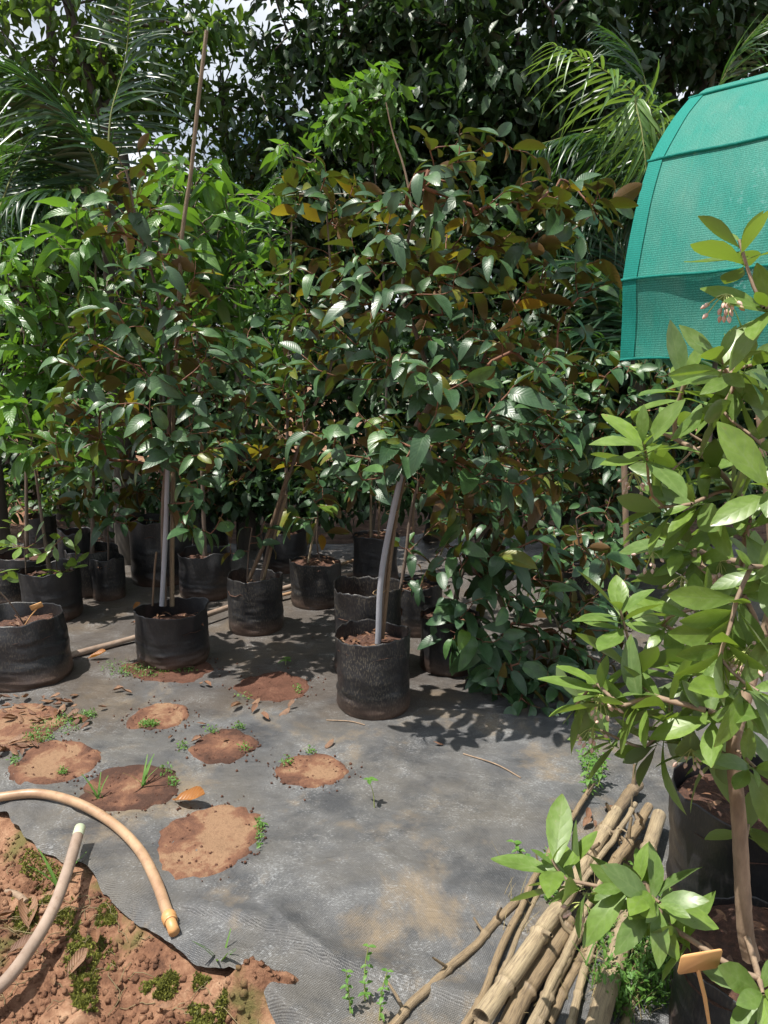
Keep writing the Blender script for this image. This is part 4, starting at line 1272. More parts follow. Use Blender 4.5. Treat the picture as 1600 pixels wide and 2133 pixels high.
stick('wooden_stake', [D(518, 1212, ym - .05), D(560, 1110, ym - .05), D(602, 985, ym - .05)], 0.013, 'stake', 'brown slanting stick in the bag behind, nearer of two', wob=0.01)
stick('pipe_stake', [D(546, 1212, ym), D(570, 1120, ym), D(596, 1030, ym)], 0.014, 'bamboogrey', 'greyish slanting stick behind the brown one')
ys = B['small']['y']
stick('wooden_stake', [D(640, 1180, ys - .03), D(650, 1130, ys - .03), D(660, 1080, ys - .03)], 0.008, 'bamboo', 'thin tan stick in the mulched bag')
yp = B['pipe']['y']
stick('wooden_stake', [D(772, 1128, yp - .02), D(772, 1060, yp - .02), D(775, 980, yp - .02)], 0.009, 'bamboogrey', 'thin stick in the ribbed bag, left of two', wob=.005)
stick('wooden_stake', [D(788, 1128, yp - .02), D(790, 1060, yp - .02), D(792, 980, yp - .02)], 0.008, 'stake', 'thin brown stick in the ribbed bag', wob=.005)
stick('wooden_stake', [D(858, 1240, B['dark']['y']), D(860, 1140, B['dark']['y']), D(862, 1030, B['dark']['y'])], 0.008, 'stake', 'brown stick standing in the shaded bag')
stick('wooden_stake', [D(990, 1160, yD + .1), D(1020, 1100, yD + .1), D(1058, 1050, yD + .1)], 0.009, 'barkdark', 'dark slanting stick among the drooping leaves')
stick('wooden_stake', [D(1308, 1195, 4.3), D(1304, 1100, 4.3), D(1300, 960, 4.3)], 0.018, 'barkpale', 'pale upright post behind the pale green shrubs')
stick('bare_twig', [D(860, 470, yF + .1), D(845, 360, yF + .1), D(822, 280, yF + .1), D(806, 215, yF + .1)], 0.006, 'barkpale', 'bare dry leader twig rising above the broadest sapling', 'twig', wob=.01, taper=.4)

def tie(px, py, y, r, label):
    c = D(px, py, y)
    a = np.linspace(0, 2 * math.pi, 22)
    P = c + np.stack([np.cos(a) * r, np.sin(a) * r * 0.8, 0.01 * np.sin(a + 1)], 1)
    mb = MB(); mb.tube(P, 0.002, 5, False)
    mb.tube([P[0], P[0] + np.array([-.02, -.01, -.03]), P[0] + np.array([-.035, -.01, -.06])], .002, 5)
    tag(link('string_tie', mb.mesh('string_tie', M['twine'], c), None, tuple(c)), label, 'string')
tie(790, 1232, yf, .03, 'twine tied low around the slanting grey pipe and stake')
tie(348, 985, yl, .03, 'string tied around the straight grey pipe stake')
tie(818, 1065, yf, .03, 'twine tied midway up the slanting grey pipe')

def board(mb, c, ax, ay, w, h, t):
    """thin board with rounded corners: centre c, unit axes ax (width), ay (height)"""
    ax, ay = np.array(ax, float), np.array(ay, float)
    az = np.cross(ax, ay)
    pts = []
    r = min(w, h) * 0.12
    for sx, sy, a0 in ((1, 1, 0), (-1, 1, 90), (-1, -1, 180), (1, -1, 270)):
        for a in (0, 45, 90):
            pts.append(((w / 2 - r) * sx + r * math.cos(R(a0 + a)), (h / 2 - r) * sy + r * math.sin(R(a0 + a))))
    n = len(pts)
    V = [np.array(c) + ax * x + ay * y + az * t / 2 for x, y in pts] + [np.array(c) + ax * x + ay * y - az * t / 2 for x, y in pts]
    Q = [[k, n + k, n + (k + 1) % n, (k + 1) % n] for k in range(n)]
    Q += [[0, 2 * 0 + k, k + 1, k + 2] for k in range(1, n - 2, 2)]
    Q += [[n, n + k + 2, n + k + 1, n + k] for k in range(1, n - 2, 2)]
    mb.add(np.array(V), Q)

def marker(px, py, y, w, h, tilt, foot, label, matn, rw):
    c = D(px, py, y)
    rt = root('plant_marker', c, label, 'plant marker')
    ax = np.array([math.cos(tilt), 0.15, math.sin(tilt)]); ax /= np.linalg.norm(ax)
    ay = np.cross(np.array([0, 1.0, 0.25]), ax) * -1; ay /= np.linalg.norm(ay)
    mb = MB(); board(mb, c, ax, ay, w, h, 0.0025)
    link('plate', mb.mesh('plate', M[matn], c, False), rt)
    mb = MB(); f = foot
    mb.tube([c - ay * h * .4 + np.array([0, .003, 0]), (c + f) / 2 + np.array([0, .003, 0]), f], [rw, rw, rw * .7], 6)
    link('stalk', mb.mesh('stalk', M[matn], c), rt)
marker(1458, 2003, 1.30, 0.088, 0.056, 0.05, D(1480, 2150, 1.33), 'orange plastic plant marker in the near corner bag', 'tag_orange', 0.0045)
yc = B['corner']['y'] - 0.05
marker(76, 1263, yc, 0.065, 0.030, 0.35, D(52, 1302, yc), 'small orange tag in the leaning bag', 'tag_orange', 0.003)

ct = D(868, 948, yf - .22)
rt = root('hanging_tag', ct, 'pale rectangular tag hanging in the broadest sapling', 'tag')
mb = MB(); board(mb, ct, np.array([.94, .1, .3]) / np.linalg.norm([.94, .1, .3]), np.array([-.3, 0, .95]) / np.linalg.norm([-.3, 0, .95]), 0.05, 0.075, 0.0015)
link('card', mb.mesh('card', M['tag_pale'], ct, False), rt)
mb = MB(); mb.tube([ct + np.array([0, 0, .03]), ct + np.array([-.01, .05, .07]), ct + np.array([-.03, .16, .10])], .0012, 4); mb.tube([ct + np.array([0, 0, -.03]), ct + np.array([.005, 0, -.1]), ct + np.array([.003, 0, -.17])], .0011, 4)
link('string', mb.mesh('string', M['string'], ct), rt)

# ================================================================== HOSES AND PIPE
def hose(P, rad, mat, label, n=70):
    S = smooth_path(P, n)
    mb = MB(); mb.tube(S, rad, 14, False)
    rt = root('hose', S[0], label, 'hose')
    link('tube', mb.mesh('tube', M[mat], S[0]), rt)
    return rt, S

def on(px, py, r):
    p = GM(px, py, r); return p
hr = 0.0175
P = [on(-260, 1700, hr), on(-100, 1672, hr), on(0, 1660, hr), on(80, 1653, hr), on(160, 1672, hr), on(235, 1715, hr), on(290, 1770, hr), on(325, 1835, hr), on(345, 1890, hr), on(352, 1910, hr)]
rt, S = hose(P, hr, 'hose', 'tan garden hose curving over the mat to a threaded coupling')
e = S[-1]; dv = S[-1] - S[-3]; dv /= np.linalg.norm(dv)
mb = MB()
mb.tube([e - dv * .012, e - dv * .004, e, e + dv * .012, e + dv * .016, e + dv * .022, e + dv * .026], [.0185, .0225, .0225, .0225, .019, .0215, .0185], 14, False)
link('coupling', mb.mesh('coupling', M['brass'], S[0]), rt)
mb = MB()
mb.tube([e + dv * .02, e + dv * .07, e + dv * .0705, e + dv * .045], [.0165, .0165, .0135, .0130], 14, False)
link('nozzle', mb.mesh('nozzle', M['brass'], S[0]), rt)
mb = MB(); mb.tube([e + dv * .05, e + dv * .051], [.0132, .012], 14); link('bore', mb.mesh('bore', M['hosein'], S[0]), rt)

hr = 0.018
P = [G(-190, 2150, 0.0), G(-60, 2090, 0.01), G(10, 2045, 0.02), G(70, 1965, .03), G(112, 1890, .045), G(140, 1815, .06), G(163, 1738, .075)]
rt, S = hose(P, hr, 'hosegrey', 'greyed hose piece standing up from the bank with a pale green tip')
e = S[-1]; dv = S[-1] - S[-3]; dv /= np.linalg.norm(dv)
mb = MB(); mb.tube([e - dv * .01, e + dv * .035, e + dv * .0355, e + dv * .01], [.0185, .0185, .0145, .014], 14, False)
link('tip', mb.mesh('tip', M['hosegreen'], S[0]), rt)
mb = MB(); mb.tube([e + dv * .012, e + dv * .013], [.0142, .012], 14); link('bore', mb.mesh('bore', M['hosein'], S[0]), rt)

pr = 0.019
P = [on(-200, 1452, pr), on(-20, 1412, pr), on(150, 1364, pr), on(290, 1326, pr), on(440, 1277, pr), on(590, 1226, pr), on(680, 1204, pr), on(742, 1196, pr)]
hose(P, pr, 'hosegrey', 'long tan water pipe lying behind the front bags')
P = [on(480, 1262, .014), on(600, 1237, .014), on(660, 1215, .014), on(700, 1180, .014), on(738, 1167, .014)]
hose(P, .014, 'hose', 'pale thin pipe end beside the ribbed bag')

# ================================================================== BAMBOO POLES
def pole(a, b, r0, r1, mat, label, nn=5, z0=None, z1=None, rough=0.0, stubs=0, seed=0):
    """a: far end (px,py), b: near end (px,py), each lying z above the ground"""
    P0, P1 = G(a[0], a[1], r0 + (z0 or 0)), G(b[0], b[1], r1 + (z1 or 0))
    d = P1 - P0
    L = np.linalg.norm(d)
    n = 150
    t = np.linspace(0, 1, n)
    P = P0 + d * t[:, None]
    sd = np.cross(d / L, [0, 0, 1.0])
    P = P + sd * (0.012 * np.sin(t * 3 + seed))[:, None] + sd * (rough * vnoise(np.stack([t * 6, t * 0 + seed], -1), 1, seed, 2))[:, None]
    rr = r0 + (r1 - r0) * t
    npos = (np.arange(nn) + 0.5 + 0.3 * np.sin(np.arange(nn) * 2.1 + seed)) / nn
    for q in npos:
        w = np.abs(t - q) * L
        rr = rr * (1 + 0.20 * np.exp(-(w / 0.006) ** 2) - 0.06 * np.exp(-((w - 0.02) / 0.012) ** 2))
    rr = rr * (1 + 0.03 * vnoise(np.stack([t * 9, t * 0 + seed + 3], -1), 1, seed))
    rt = root('bamboo_pole', P[0], label, 'bamboo pole', 'heap of cut bamboo poles')
    rr = rr * 0.9
    mb = MB(); mb.tube(P, rr, 14, False)
    link('culm', mb.mesh('culm', M[mat], P[0]), rt)
    for e, s in ((0, 1), (n - 1, -1)):            # thick cut ends, hollow inside
        mb = MB(); u = d / L * s
        mb.tube([P[e], P[e] + u * .002, P[e] + u * .05], [rr[e], rr[e] * .72, rr[e] * .68], 14, False)
        mb.tube([P[e] + u * .048, P[e] + u * .05], [rr[e] * .7, rr[e] * .6], 14)
        link('cut_end', mb.mesh('cut_end', M['bamboogrey'], P[0]), rt)
    for k in range(stubs):
        q = npos[k % nn]
        i = int(q * (n - 1))
        a_ = random.uniform(0.2, 2.9)
        up = sd * math.cos(a_) + np.array([0, 0, 1.0]) * math.sin(a_)
        e1 = P[i] + up * (rr[i] + random.uniform(.03, .07)) + d / L * random.uniform(-.03, .06)
        mb = MB(); mb.tube([P[i], (P[i] + e1) / 2 + rng.normal(size=3) * .004, e1], [rr[i] * .38, rr[i] * .30, rr[i] * .22], 7)
        link('branch_stub', mb.mesh('branch_stub', M[mat], P[0]), rt)
    return rt

pole((1238, 1630), (900, 2240), .011, .012, 'bamboogrey', 'thin grey-brown pole on the mat side, longest of the heap', 9, .03, .02, .016, 4, 1)
pole((1088, 1884), (730, 2195), .014, .013, 'bamboogrey', 'slender pole lying furthest out across the mat with a broken side shoot', 5, .004, .004, .014, 4, 2)
pole((1285, 1690), (1000, 2120), .024, .027, 'bamboo', 'thick pale pole with a ragged split near end', 4, .055, .06, .006, 3, 3)
pole((1322, 1632), (1205, 1790), .024, .022, 'bamboogrey', 'short thick rough pole at the far end of the heap', 3, .03, .05, .010, 3, 4)
pole((1176, 1915), (1030, 2210), .026, .028, 'bamboogrey', 'thick grey-brown pole beside the split one', 3, .01, .01, .006, 1, 5)
pole((1215, 1920), (1095, 2220), .017, .020, 'bamboo', 'medium straw-yellow pole with a clean joint', 3, .025, .02, .005, 1, 6)
pole((1255, 1940), (1165, 2220), .012, .013, 'bamboo', 'slim pale pole between the yellow and the widest one', 3, .02, .02, .005, 1, 7)
pole((1380, 1700), (1205, 2220), .027, .031, 'bamboo', 'widest smooth pale pole lying next to the large bag', 4, .045, .04, .003, 0, 8)
pole((1352, 1680), (1262, 1812), .018, .020, 'bamboogrey', 'stubby pole with frayed fibres at its end', 2, .05, .06, .010, 4, 9)
pole((1316, 1672), (1205, 1850), .010, .010, 'bamboo', 'thin pale cane lying on top of the heap', 4, .10, .10, .008, 3, 10)
pole((1330, 1990), (1290, 2220), .014, .015, 'bamboo', 'outermost short cane beside the green weeds', 3, .0, .0, .005, 1, 11)
pole((1200, 1990), (1125, 2220), .010, .011, 'bamboogrey', 'dark thin cane sunk between the poles', 3, .0, .0, .006, 0, 12)
pole((1300, 1720), (1040, 2090), .014, .016, 'bamboogrey', 'brown pole underneath the thick split pole', 5, .0, .0, .006, 2, 13)
pole((1340, 1760), (1130, 2130), .016, .016, 'bamboogrey', 'weathered pole buried in the middle of the heap', 5, .0, .0, .006, 2, 14)
pole((1130, 1850), (945, 2200), .009, .009, 'bamboo', 'thin straight cane between the two slender outer poles', 5, .0, .012, .006, 1, 15)
pole((1290, 1850), (1225, 2190), .011, .012, 'bamboogrey', 'thin brown cane along the widest pole', 4, .03, .03, .006, 1, 16)
pole((1255, 1800), (1085, 2200), .012, .012, 'bamboo', 'pale cane resting between the thick grey-brown and yellow poles', 5, .045, .04, .006, 1, 17)

# ================================================================== SHADE NET TUNNEL
A0 = np.array([1.62, 5.0])
AX = np.array([0.72, -0.694]); QX = np.array([0.694, 0.72])
prof = [(-0.086, 1.735), (-0.097, 2.0), (-0.111, 2.232), (-0.056, 2.481), (0.027, 2.726), (0.163, 2.997), (0.298, 3.155), (0.481, 3.329), (0.729, 3.515)]
prof_back = [(1.0, 3.65), (1.4, 3.72), (1.9, 3.6), (2.3, 3.3), (2.55, 2.9), (2.65, 2.2), (2.65, 1.73)]
def net_pt(s, z, t):
    p = A0 + QX * s + AX * t
    return np.array([p[0], p[1], z])
TL = 2.6
net_root = root('shade_net_tunnel', net_pt(0, 0, 0), 'green shade net stretched over a curved tunnel frame', 'shade net')
nb = net_pt(0, 0, 0)
def net_panel(pp, nm, mat, t0=0.0, t1=TL, off=0.0, nt_=70, hang=False):
    S = smooth_path(np.array([[a, b, 0] for a, b in pp]), 30)[:, :2]
    tt = np.linspace(t0, t1, nt_)
    V, UV = [], []
    ln = np.concatenate([[0], np.cumsum(np.linalg.norm(np.diff(S, axis=0), axis=1))])
    for i, (s, z) in enumerate(S):
        f = i / (len(S) - 1)
        for t_ in tt:
            sagd = 0.022 * math.sin(math.pi * f) * (math.sin(t_ * 4.2) + 0.4 * math.sin(t_ * 11 + f * 3))
            zz = z
            if hang and f < 0.12:
                zz = z + 0.03 * (1 - f / 0.12) * math.sin(t_ * 7) * math.sin(t_ * 2.3)
            V.append(net_pt(s + sagd - off, zz, t_)); UV.append((t_, ln[i]))
    link(nm, quad_mesh(nm, np.array(V) - nb, grid_quads(len(S), nt_), UV, M[mat]), net_root)
net_panel(prof[0:3], 'net_panel', 'net', hang=True)
net_panel(prof[2:6], 'net_panel', 'net')
net_panel(prof[5:9], 'net_panel', 'net')
net_panel(prof[8:9] + prof_back, 'net_panel', 'net')
net_panel(prof[0:3], 'hem', 'nethem', -0.02, 0.07, 0.012, 5)
net_panel(prof[2:6], 'hem', 'nethem', -0.02, 0.07, 0.012, 5)
net_panel(prof[5:9], 'hem', 'nethem', -0.02, 0.07, 0.012, 5)
for (s, z) in (prof[2], prof[5], prof[8]):
    mb = MB(); mb.tube([net_pt(s - .012, z, t_) + np.array([0, 0, .004 * math.sin(t_ * 9)]) for t_ in np.linspace(-.03, TL, 30)], 0.009, 8)
    link('seam', mb.mesh('seam', M['nethem'], nb), net_root)
mb = MB(); mb.tube([net_pt(-.096, 1.735 + .008 * math.sin(t_ * 8), t_) for t_ in np.linspace(-.02, TL, 40)], 0.009, 6)
link('bottom_rope', mb.mesh('bottom_rope', M['nethem'], nb), net_root)
mb = MB(); mb.tube(smooth_path(np.array([net_pt(s + .045, z - .03, .04) for s, z in prof + prof_back]), 70), 0.014, 8); link('hoop', mb.mesh('hoop', M['barkdark'], nb), net_root)
for t_ in (0.55, 1.5, TL - .03):
    full = smooth_path(np.array([net_pt(s + .085, z - .05, t_) for s, z in [(-0.08, -0.05), (-0.08, 1.0)] + prof + prof_back + [(2.62, 1.0), (2.62, -0.05)]]), 90)
    mb = MB(); mb.tube(full, 0.016, 8); link('hoop', mb.mesh('hoop', M['barkdark'], nb), net_root)

# ================================================================== PALMS
def leaflet_tpl(droop, twist):
    st = np.array([0, 0.12, 0.32, 0.55, 0.78, 1.0])
    w = np.array([0.35, 0.9, 1.0, 0.85, 0.55, 0.06]) * 0.5
    V, UV = [], []
    for s, ww in zip(st, w):
        z0 = -droop * s ** 2
        x0 = s - 0.4 * droop * droop * s ** 3
        for side in (-1, 0, 1):
            V.append((x0, side * ww * 0.055, z0 + abs(side) * ww * 0.03)); UV.append((s, .5 + .5 * side))
    i, j = np.meshgrid(np.arange(len(st) - 1), np.arange(2), indexing='ij')
    Q = np.stack([i * 3 + j, (i + 1) * 3 + j, (i + 1) * 3 + j + 1, i * 3 + j + 1], -1).reshape(-1, 4)
    return np.array(V), Q, np.array(UV)
LEAF['leaflet'] = [leaflet_tpl(0.25, 0), leaflet_tpl(0.5, 0), leaflet_tpl(0.85, 0)]

def frond(rt, base, ctrl, n, length, mat, single, hang=0.35, rad=0.012, spread=0.9, wid=1.0):
    """ctrl: rachis control points (world); leaflets on both sides"""
    S = smooth_path(ctrl, 60)
    mb = MB(); mb.tube(S, np.linspace(rad, rad * .2, len(S)), 6)
    fr = link('frond', mb.mesh('frond', M['rachis'], base), rt)
    T = np.gradient(S, axis=0); T /= np.linalg.norm(T, axis=1)[:, None]
    pos, dirs, ups, sz = [], [], [], []
    for k in range(n):
        f = 0.10 + 0.90 * k / (n - 1)
        i = f * (len(S) - 1); i0 = int(min(len(S) - 2, i)); p = S[i0] + (S[i0 + 1] - S[i0]) * (i - i0); t_ = T[i0]
        sd = np.cross(t_, [0, 0, 1.0]); 
        if np.linalg.norm(sd) < .2: sd = np.array([1.0, 0, 0])
        sd /= np.linalg.norm(sd)
        upn = np.cross(sd, t_)
        for s in (-1, 1):
            d = t_ * (0.55 + 0.5 * f) + sd * s * spread + upn * 0.15 + np.array([0, 0, -hang]) + rng.normal(size=3) * 0.06
            pos.append(p); dirs.append(d); ups.append(upn + sd * s * -0.1 + rng.normal(size=3) * .15)
            sz.append(length * (math.sin(math.pi * min(1, 0.22 + 0.72 * f)) ** 0.7) * random.uniform(.85, 1.1))
    Ms = frames(np.array(pos), np.array(dirs), np.array(ups), np.array(sz), rng.normal(size=len(pos)) * .2, wid)
    var = rng.integers(0, 3, len(Ms))
    if single:
        off = Matrix.Translation(-Vector(tuple(base)))
        for m_, v in zip(Ms, var):
            key = ('leaflet', int(v), mat)
            if key not in LMESH:
                a, b, c_ = LEAF['leaflet'][v]; LMESH[key] = quad_mesh('leaflet', a, b, c_, M[mat])
            o = bpy.data.objects.new('leaflet', LMESH[key]); C.objects.link(o); o.parent = fr
            o.matrix_basis = off @ Matrix(m_.tolist())
    else:
        mb = MB()
        for v in range(3): mb.inst(LEAF['leaflet'][v], Ms[var == v])
        tag(link('leaflet', mb.mesh('leaflet', M[mat], base), fr), kind='stuff')

def palm(label, base_px, y, fronds, mat='palm', trunk_h=1.2):
    g0 = D(base_px[0], base_px[1], y)
    base = np.array([g0[0], y, 0.0])
    rt = root('coconut_palm', base, label, 'palm', 'coconut palms behind the saplings')
    mb = MB()
    S = smooth_path([base, base + (g0 - base) * .5, g0], 20)
    mb.tube(S, np.linspace(.12, .06, len(S)), 10); link('trunk', mb.mesh('trunk', M['barkdark'], base), rt)
    for pts, n, length, single, hang, mt in fronds:
        frond(rt, base, [g0] + [D(a, b, yy) for a, b, yy in pts], n, length, mt or mat, single, hang)

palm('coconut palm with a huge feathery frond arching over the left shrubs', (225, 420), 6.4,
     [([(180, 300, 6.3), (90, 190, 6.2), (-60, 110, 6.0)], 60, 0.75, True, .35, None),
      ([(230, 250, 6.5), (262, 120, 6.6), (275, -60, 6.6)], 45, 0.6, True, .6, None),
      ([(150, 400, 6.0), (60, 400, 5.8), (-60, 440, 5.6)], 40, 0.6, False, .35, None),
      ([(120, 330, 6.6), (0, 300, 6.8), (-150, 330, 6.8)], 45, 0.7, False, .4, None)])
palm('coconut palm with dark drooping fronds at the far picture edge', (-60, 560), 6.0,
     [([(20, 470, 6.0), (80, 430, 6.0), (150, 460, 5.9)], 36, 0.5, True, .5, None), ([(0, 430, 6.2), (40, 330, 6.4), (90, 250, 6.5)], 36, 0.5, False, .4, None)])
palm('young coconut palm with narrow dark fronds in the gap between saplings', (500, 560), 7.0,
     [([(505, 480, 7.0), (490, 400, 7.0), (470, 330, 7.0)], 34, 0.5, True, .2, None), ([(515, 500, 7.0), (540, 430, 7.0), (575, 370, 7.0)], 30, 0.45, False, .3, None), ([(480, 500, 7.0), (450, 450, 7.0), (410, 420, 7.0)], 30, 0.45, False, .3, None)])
palm('coconut palm with a sunlit yellow-green frond beside the green net', (1420, 420), 6.6,
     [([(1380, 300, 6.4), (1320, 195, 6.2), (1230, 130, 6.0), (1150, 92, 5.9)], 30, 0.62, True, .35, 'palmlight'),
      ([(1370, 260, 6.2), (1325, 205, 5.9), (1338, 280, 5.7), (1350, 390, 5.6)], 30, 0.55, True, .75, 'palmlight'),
      ([(1330, 330, 6.6), (1230, 280, 6.6), (1120, 300, 6.6)], 46, 0.65, False, .5, None),
      ([(1340, 420, 6.6), (1240, 420, 6.6), (1150, 500, 6.5)], 46, 0.65, False, .4, None),
      ([(1360, 250, 6.9), (1330, 130, 7.0), (1260, 60, 7.1)], 46, 0.6, False, .4, None),
      ([(1470, 250, 7.2), (1530, 120, 7.2), (1600, 30, 7.2)], 40, 0.6, False, .3, None)])
palm('dark coconut palm behind the lower edge of the green net', (1330, 760), 6.2,
     [([(1290, 640, 6.2), (1230, 560, 6.2), (1150, 540, 6.2)], 46, 0.6, True, .35, None), ([(1310, 600, 6.4), (1290, 500, 6.5), (1240, 420, 6.6)], 46, 0.6, False, .35, None),
      ([(1270, 720, 6.0), (1210, 690, 6.0), (1140, 720, 6.0)], 40, 0.55, False, .3, None), ([(1400, 740, 6.0), (1480, 760, 6.0), (1560, 830, 6.0)], 40, 0.5, False, .3, None)])

# ================================================================== TREES BEHIND
def tree(label, base_px, y, blobs, nleaf, lm, size=0.13, trunk_pts=None, clump=0.32, per=26, group='trees behind the nursery', tr_r=.09):
    g0 = D(base_px, 900, y)
    base = np.array([g0[0], y, 0.0])
    rt = root('tree', base, label, 'tree', group)
    if trunk_pts is None:
        b0 = blobs[0]
        tp = D(b0[0], b0[1], y)
        tr = smooth_path([base, base * .6 + tp * .4 + np.array([.15, 0, .2]), tp], 22)
    else:
        tr = smooth_path([base] + [D(a, b, yy) for a, b, yy in trunk_pts], 30)
    ncl = max(8, int(nleaf / per))
    tips = sample_blobs([(a, b, y + dy, rx, ry, rd) for a, b, dy, rx, ry, rd in blobs], ncl)
    lim = tips[: min(len(tips), 90)]
    nodes, paths, rads = grow(tr, lim, 0.007, 0.45, 0.3, 0.9, 0.18)
    mb = MB(); mb.tube(tr, np.linspace(tr_r, tr_r * .4, len(tr)), 10); link('trunk', mb.mesh('trunk', M['barkdark'], base), rt)
    mb = MB()
    for P, ids in paths: mb.tube(P, np.minimum(rads[ids], .05), 5, False)
    link('branch', mb.mesh('branch', M['barkdark'], base), rt)
    pos = np.repeat(tips, per, 0)
    n = len(pos)
    v = rng.normal(size=(n, 3)); v /= np.linalg.norm(v, axis=1)[:, None]
    v *= (rng.uniform(0, 1, n) ** .5)[:, None] * clump * np.array([1, 1, .75])
    pos = pos + v
    d = v / clump * .7 + rng.normal(size=(n, 3)) * .75 + np.array([0, 0, -.5])
    up = np.array([0, 0, .8]) + rng.normal(size=(n, 3)) * .7 + v / clump * .5
    Ms = frames(pos, d, up, size * rng.uniform(.6, 1.3, n), None, 1.0)
    var = rng.integers(0, 2, n)
    mb = MB()
    for k in range(2): mb.inst(LEAF['simple'][k], Ms[var == k])
    tag(link('crown', mb.mesh('crown', M[lm], base), rt), kind='stuff')

tree('light green tree with a slanting trunk over the big palm frond', 250, 8.2, [(90, 60, 0, 160, 90, .8), (330, 120, 0, 150, 90, .7), (130, 210, .3, 150, 80, .6), (30, 330, .4, 110, 80, .6)], 3000, 'wildlight', .15,
     [(260, 400, 8.2), (215, 250, 8.2), (165, 90, 8.2), (120, -60, 8.2)])
tree('thin tree with backlit leaves beside the tip of the bamboo pole', 470, 9.0, [(460, 160, 0, 110, 120, .7), (400, 300, 0, 120, 90, .7), (480, 380, 0, 120, 60, .7)], 1100, 'wildlight', .14)
tree('dark dense tree filling the top middle', 760, 8.6, [(740, 60, 0, 200, 90, .9), (650, 200, 0, 120, 120, .8), (830, 200, 0, 170, 130, .9), (600, 330, 0, 120, 60, .8), (760, 330, .2, 170, 70, .8)], 5600, 'wild', .15)
tree('dark dense tree with hanging leaves left of the net', 1120, 8.2, [(1080, 80, 0, 220, 120, .9), (1010, 230, 0, 170, 110, .8), (1180, 260, 0, 150, 110, .8), (1100, 380, .2, 170, 70, .7)], 7600, 'wild', .17)
tree('dark tree towering behind the green net', 1480, 8.8, [(1380, 60, 0, 200, 100, .9), (1400, 200, .2, 150, 100, .8), (1560, 200, .3, 100, 110, .8), (1520, 40, 0, 110, 70, .8)], 4600, 'wild', .16)
tree('bright small tree with pinnate sprays poking up in the middle', 770, 6.6, [(770, 220, 0, 55, 40, .25), (720, 265, 0, 45, 25, .2), (800, 300, 0, 40, 35, .2), (790, 170, 0, 25, 20, .15)], 620, 'mango', .13, clump=.16, per=12, tr_r=.014)
tree('low dark tree closing the gap behind the bright shrubs', 120, 8.6, [(60, 480, 0, 160, 100, .8), (250, 520, 0, 160, 110, .8), (100, 680, 0, 200, 120, .8)], 5200, 'wild', .15)
tree('low dark tree closing the gap behind the middle saplings', 560, 8.4, [(480, 520, 0, 150, 100, .8), (650, 480, 0, 160, 110, .8), (560, 680, 0, 220, 130, .8), (820, 480, 0, 120, 100, .7)], 6500, 'wild', .15)
tree('low dark tree closing the gap behind the broadest sapling', 1000, 8.0, [(950, 520, 0, 160, 100, .8), (1150, 480, 0, 150, 100, .8), (1020, 700, 0, 240, 140, .8)], 6500, 'wild', .15)
tree('low dark tree closing the gap behind the net', 1420, 8.0, [(1330, 420, 0, 150, 110, .8), (1450, 700, 0, 200, 120, .7), (1300, 650, 0, 140, 120, .7), (1560, 400, 0, 150, 130, .8)], 6400, 'wild', .15)
tree('tall spreading tree whose dense canopy shades the top middle', 700, 9.6, [(700, -420, 0, 330, 190, 1.4), (900, -300, -.8, 300, 150, 1.2), (560, -230, -.4, 160, 90, 1.0)], 7600, 'wild', .26, clump=.55)  # crown out of view, added to keep the sun off the trees below
tree('tall spreading tree whose dense canopy overhangs the light green tree', 60, 9.4, [(100, -420, 0, 330, 200, 1.4), (300, -330, -.6, 280, 160, 1.2), (-150, -330, 0, 280, 200, 1.3)], 7200, 'wild', .26, clump=.55)  # added above the view as well, to darken the upper left by its shade
tree('tall spreading tree whose dense canopy shades the top behind the net', 1300, 9.4, [(1250, -420, 0, 380, 200, 1.4), (1150, -280, -.9, 320, 150, 1.2), (1500, -300, -.6, 260, 150, 1.2)], 8600, 'wild', .26, clump=.55)  # unseen crown added to shade the trees and palms near the net
tree('far tree standing behind the light green tree', 160, 12, [(150, 420, 0, 240, 70, 1.2), (100, 540, 0, 260, 120, 1.2)], 4200, 'wild', .2, clump=.5)
tree('far tree standing behind the middle of the nursery', 720, 12, [(700, 430, 0, 280, 100, 1.2), (600, 580, 0, 260, 140, 1.2), (900, 380, 0, 200, 70, 1.2)], 5200, 'wild', .2, clump=.5)
tree('far tree standing behind the hanging dark leaves', 1200, 12, [(1150, 350, 0, 280, 120, 1.2), (1250, 560, 0, 280, 160, 1.2), (1180, 200, 0, 220, 60, 1.2)], 5600, 'wild', .2, clump=.5)
tree('low far thicket tree at the outer edge behind the shrubs', -150, 10, [(-120, 500, 0, 200, 180, 1), (-150, 200, 0, 200, 160, 1)], 2600, 'wild', .18, clump=.45)
# dense undergrowth behind the bags closes the view at ground level
for k, (px_, y_, lb) in enumerate([(60, 8.0, 'undergrowth bush behind the outermost bright shrub'), (330, 7.6, 'undergrowth bush behind the lime-topped shrub'), (620, 7.6, 'undergrowth bush behind the bronze-tipped sapling'),
                                   (900, 7.4, 'undergrowth bush behind the broadest sapling'), (1180, 7.2, 'undergrowth bush left of the net posts'), (1480, 7.0, 'undergrowth bush beneath the green net'), (1750, 7, 'undergrowth bush beyond the net')]):
    tree(lb, px_, y_, [(px_, 780, 0, 190, 110, .6), (px_, 930, 0, 190, 90, .6), (px_, 1010, -.5, 190, 50, .5)], 3600, 'wild', .14, group='undergrowth bushes')

# overhead wire
mb = MB(); mb.tube(smooth_path([D(-300, 360, 7.4), D(0, 388, 7.2), (D(230, 408, 7.0) + D(230, 400, 7.0)) / 2, D(520, 405, 6.9), D(900, 400, 7.6), D(1500, 380, 8.6)], 50), .0035, 5)
tag(link('wire', mb.mesh('wire', M['string'])), 'thin slack wire strung behind the shrubs', 'wire')

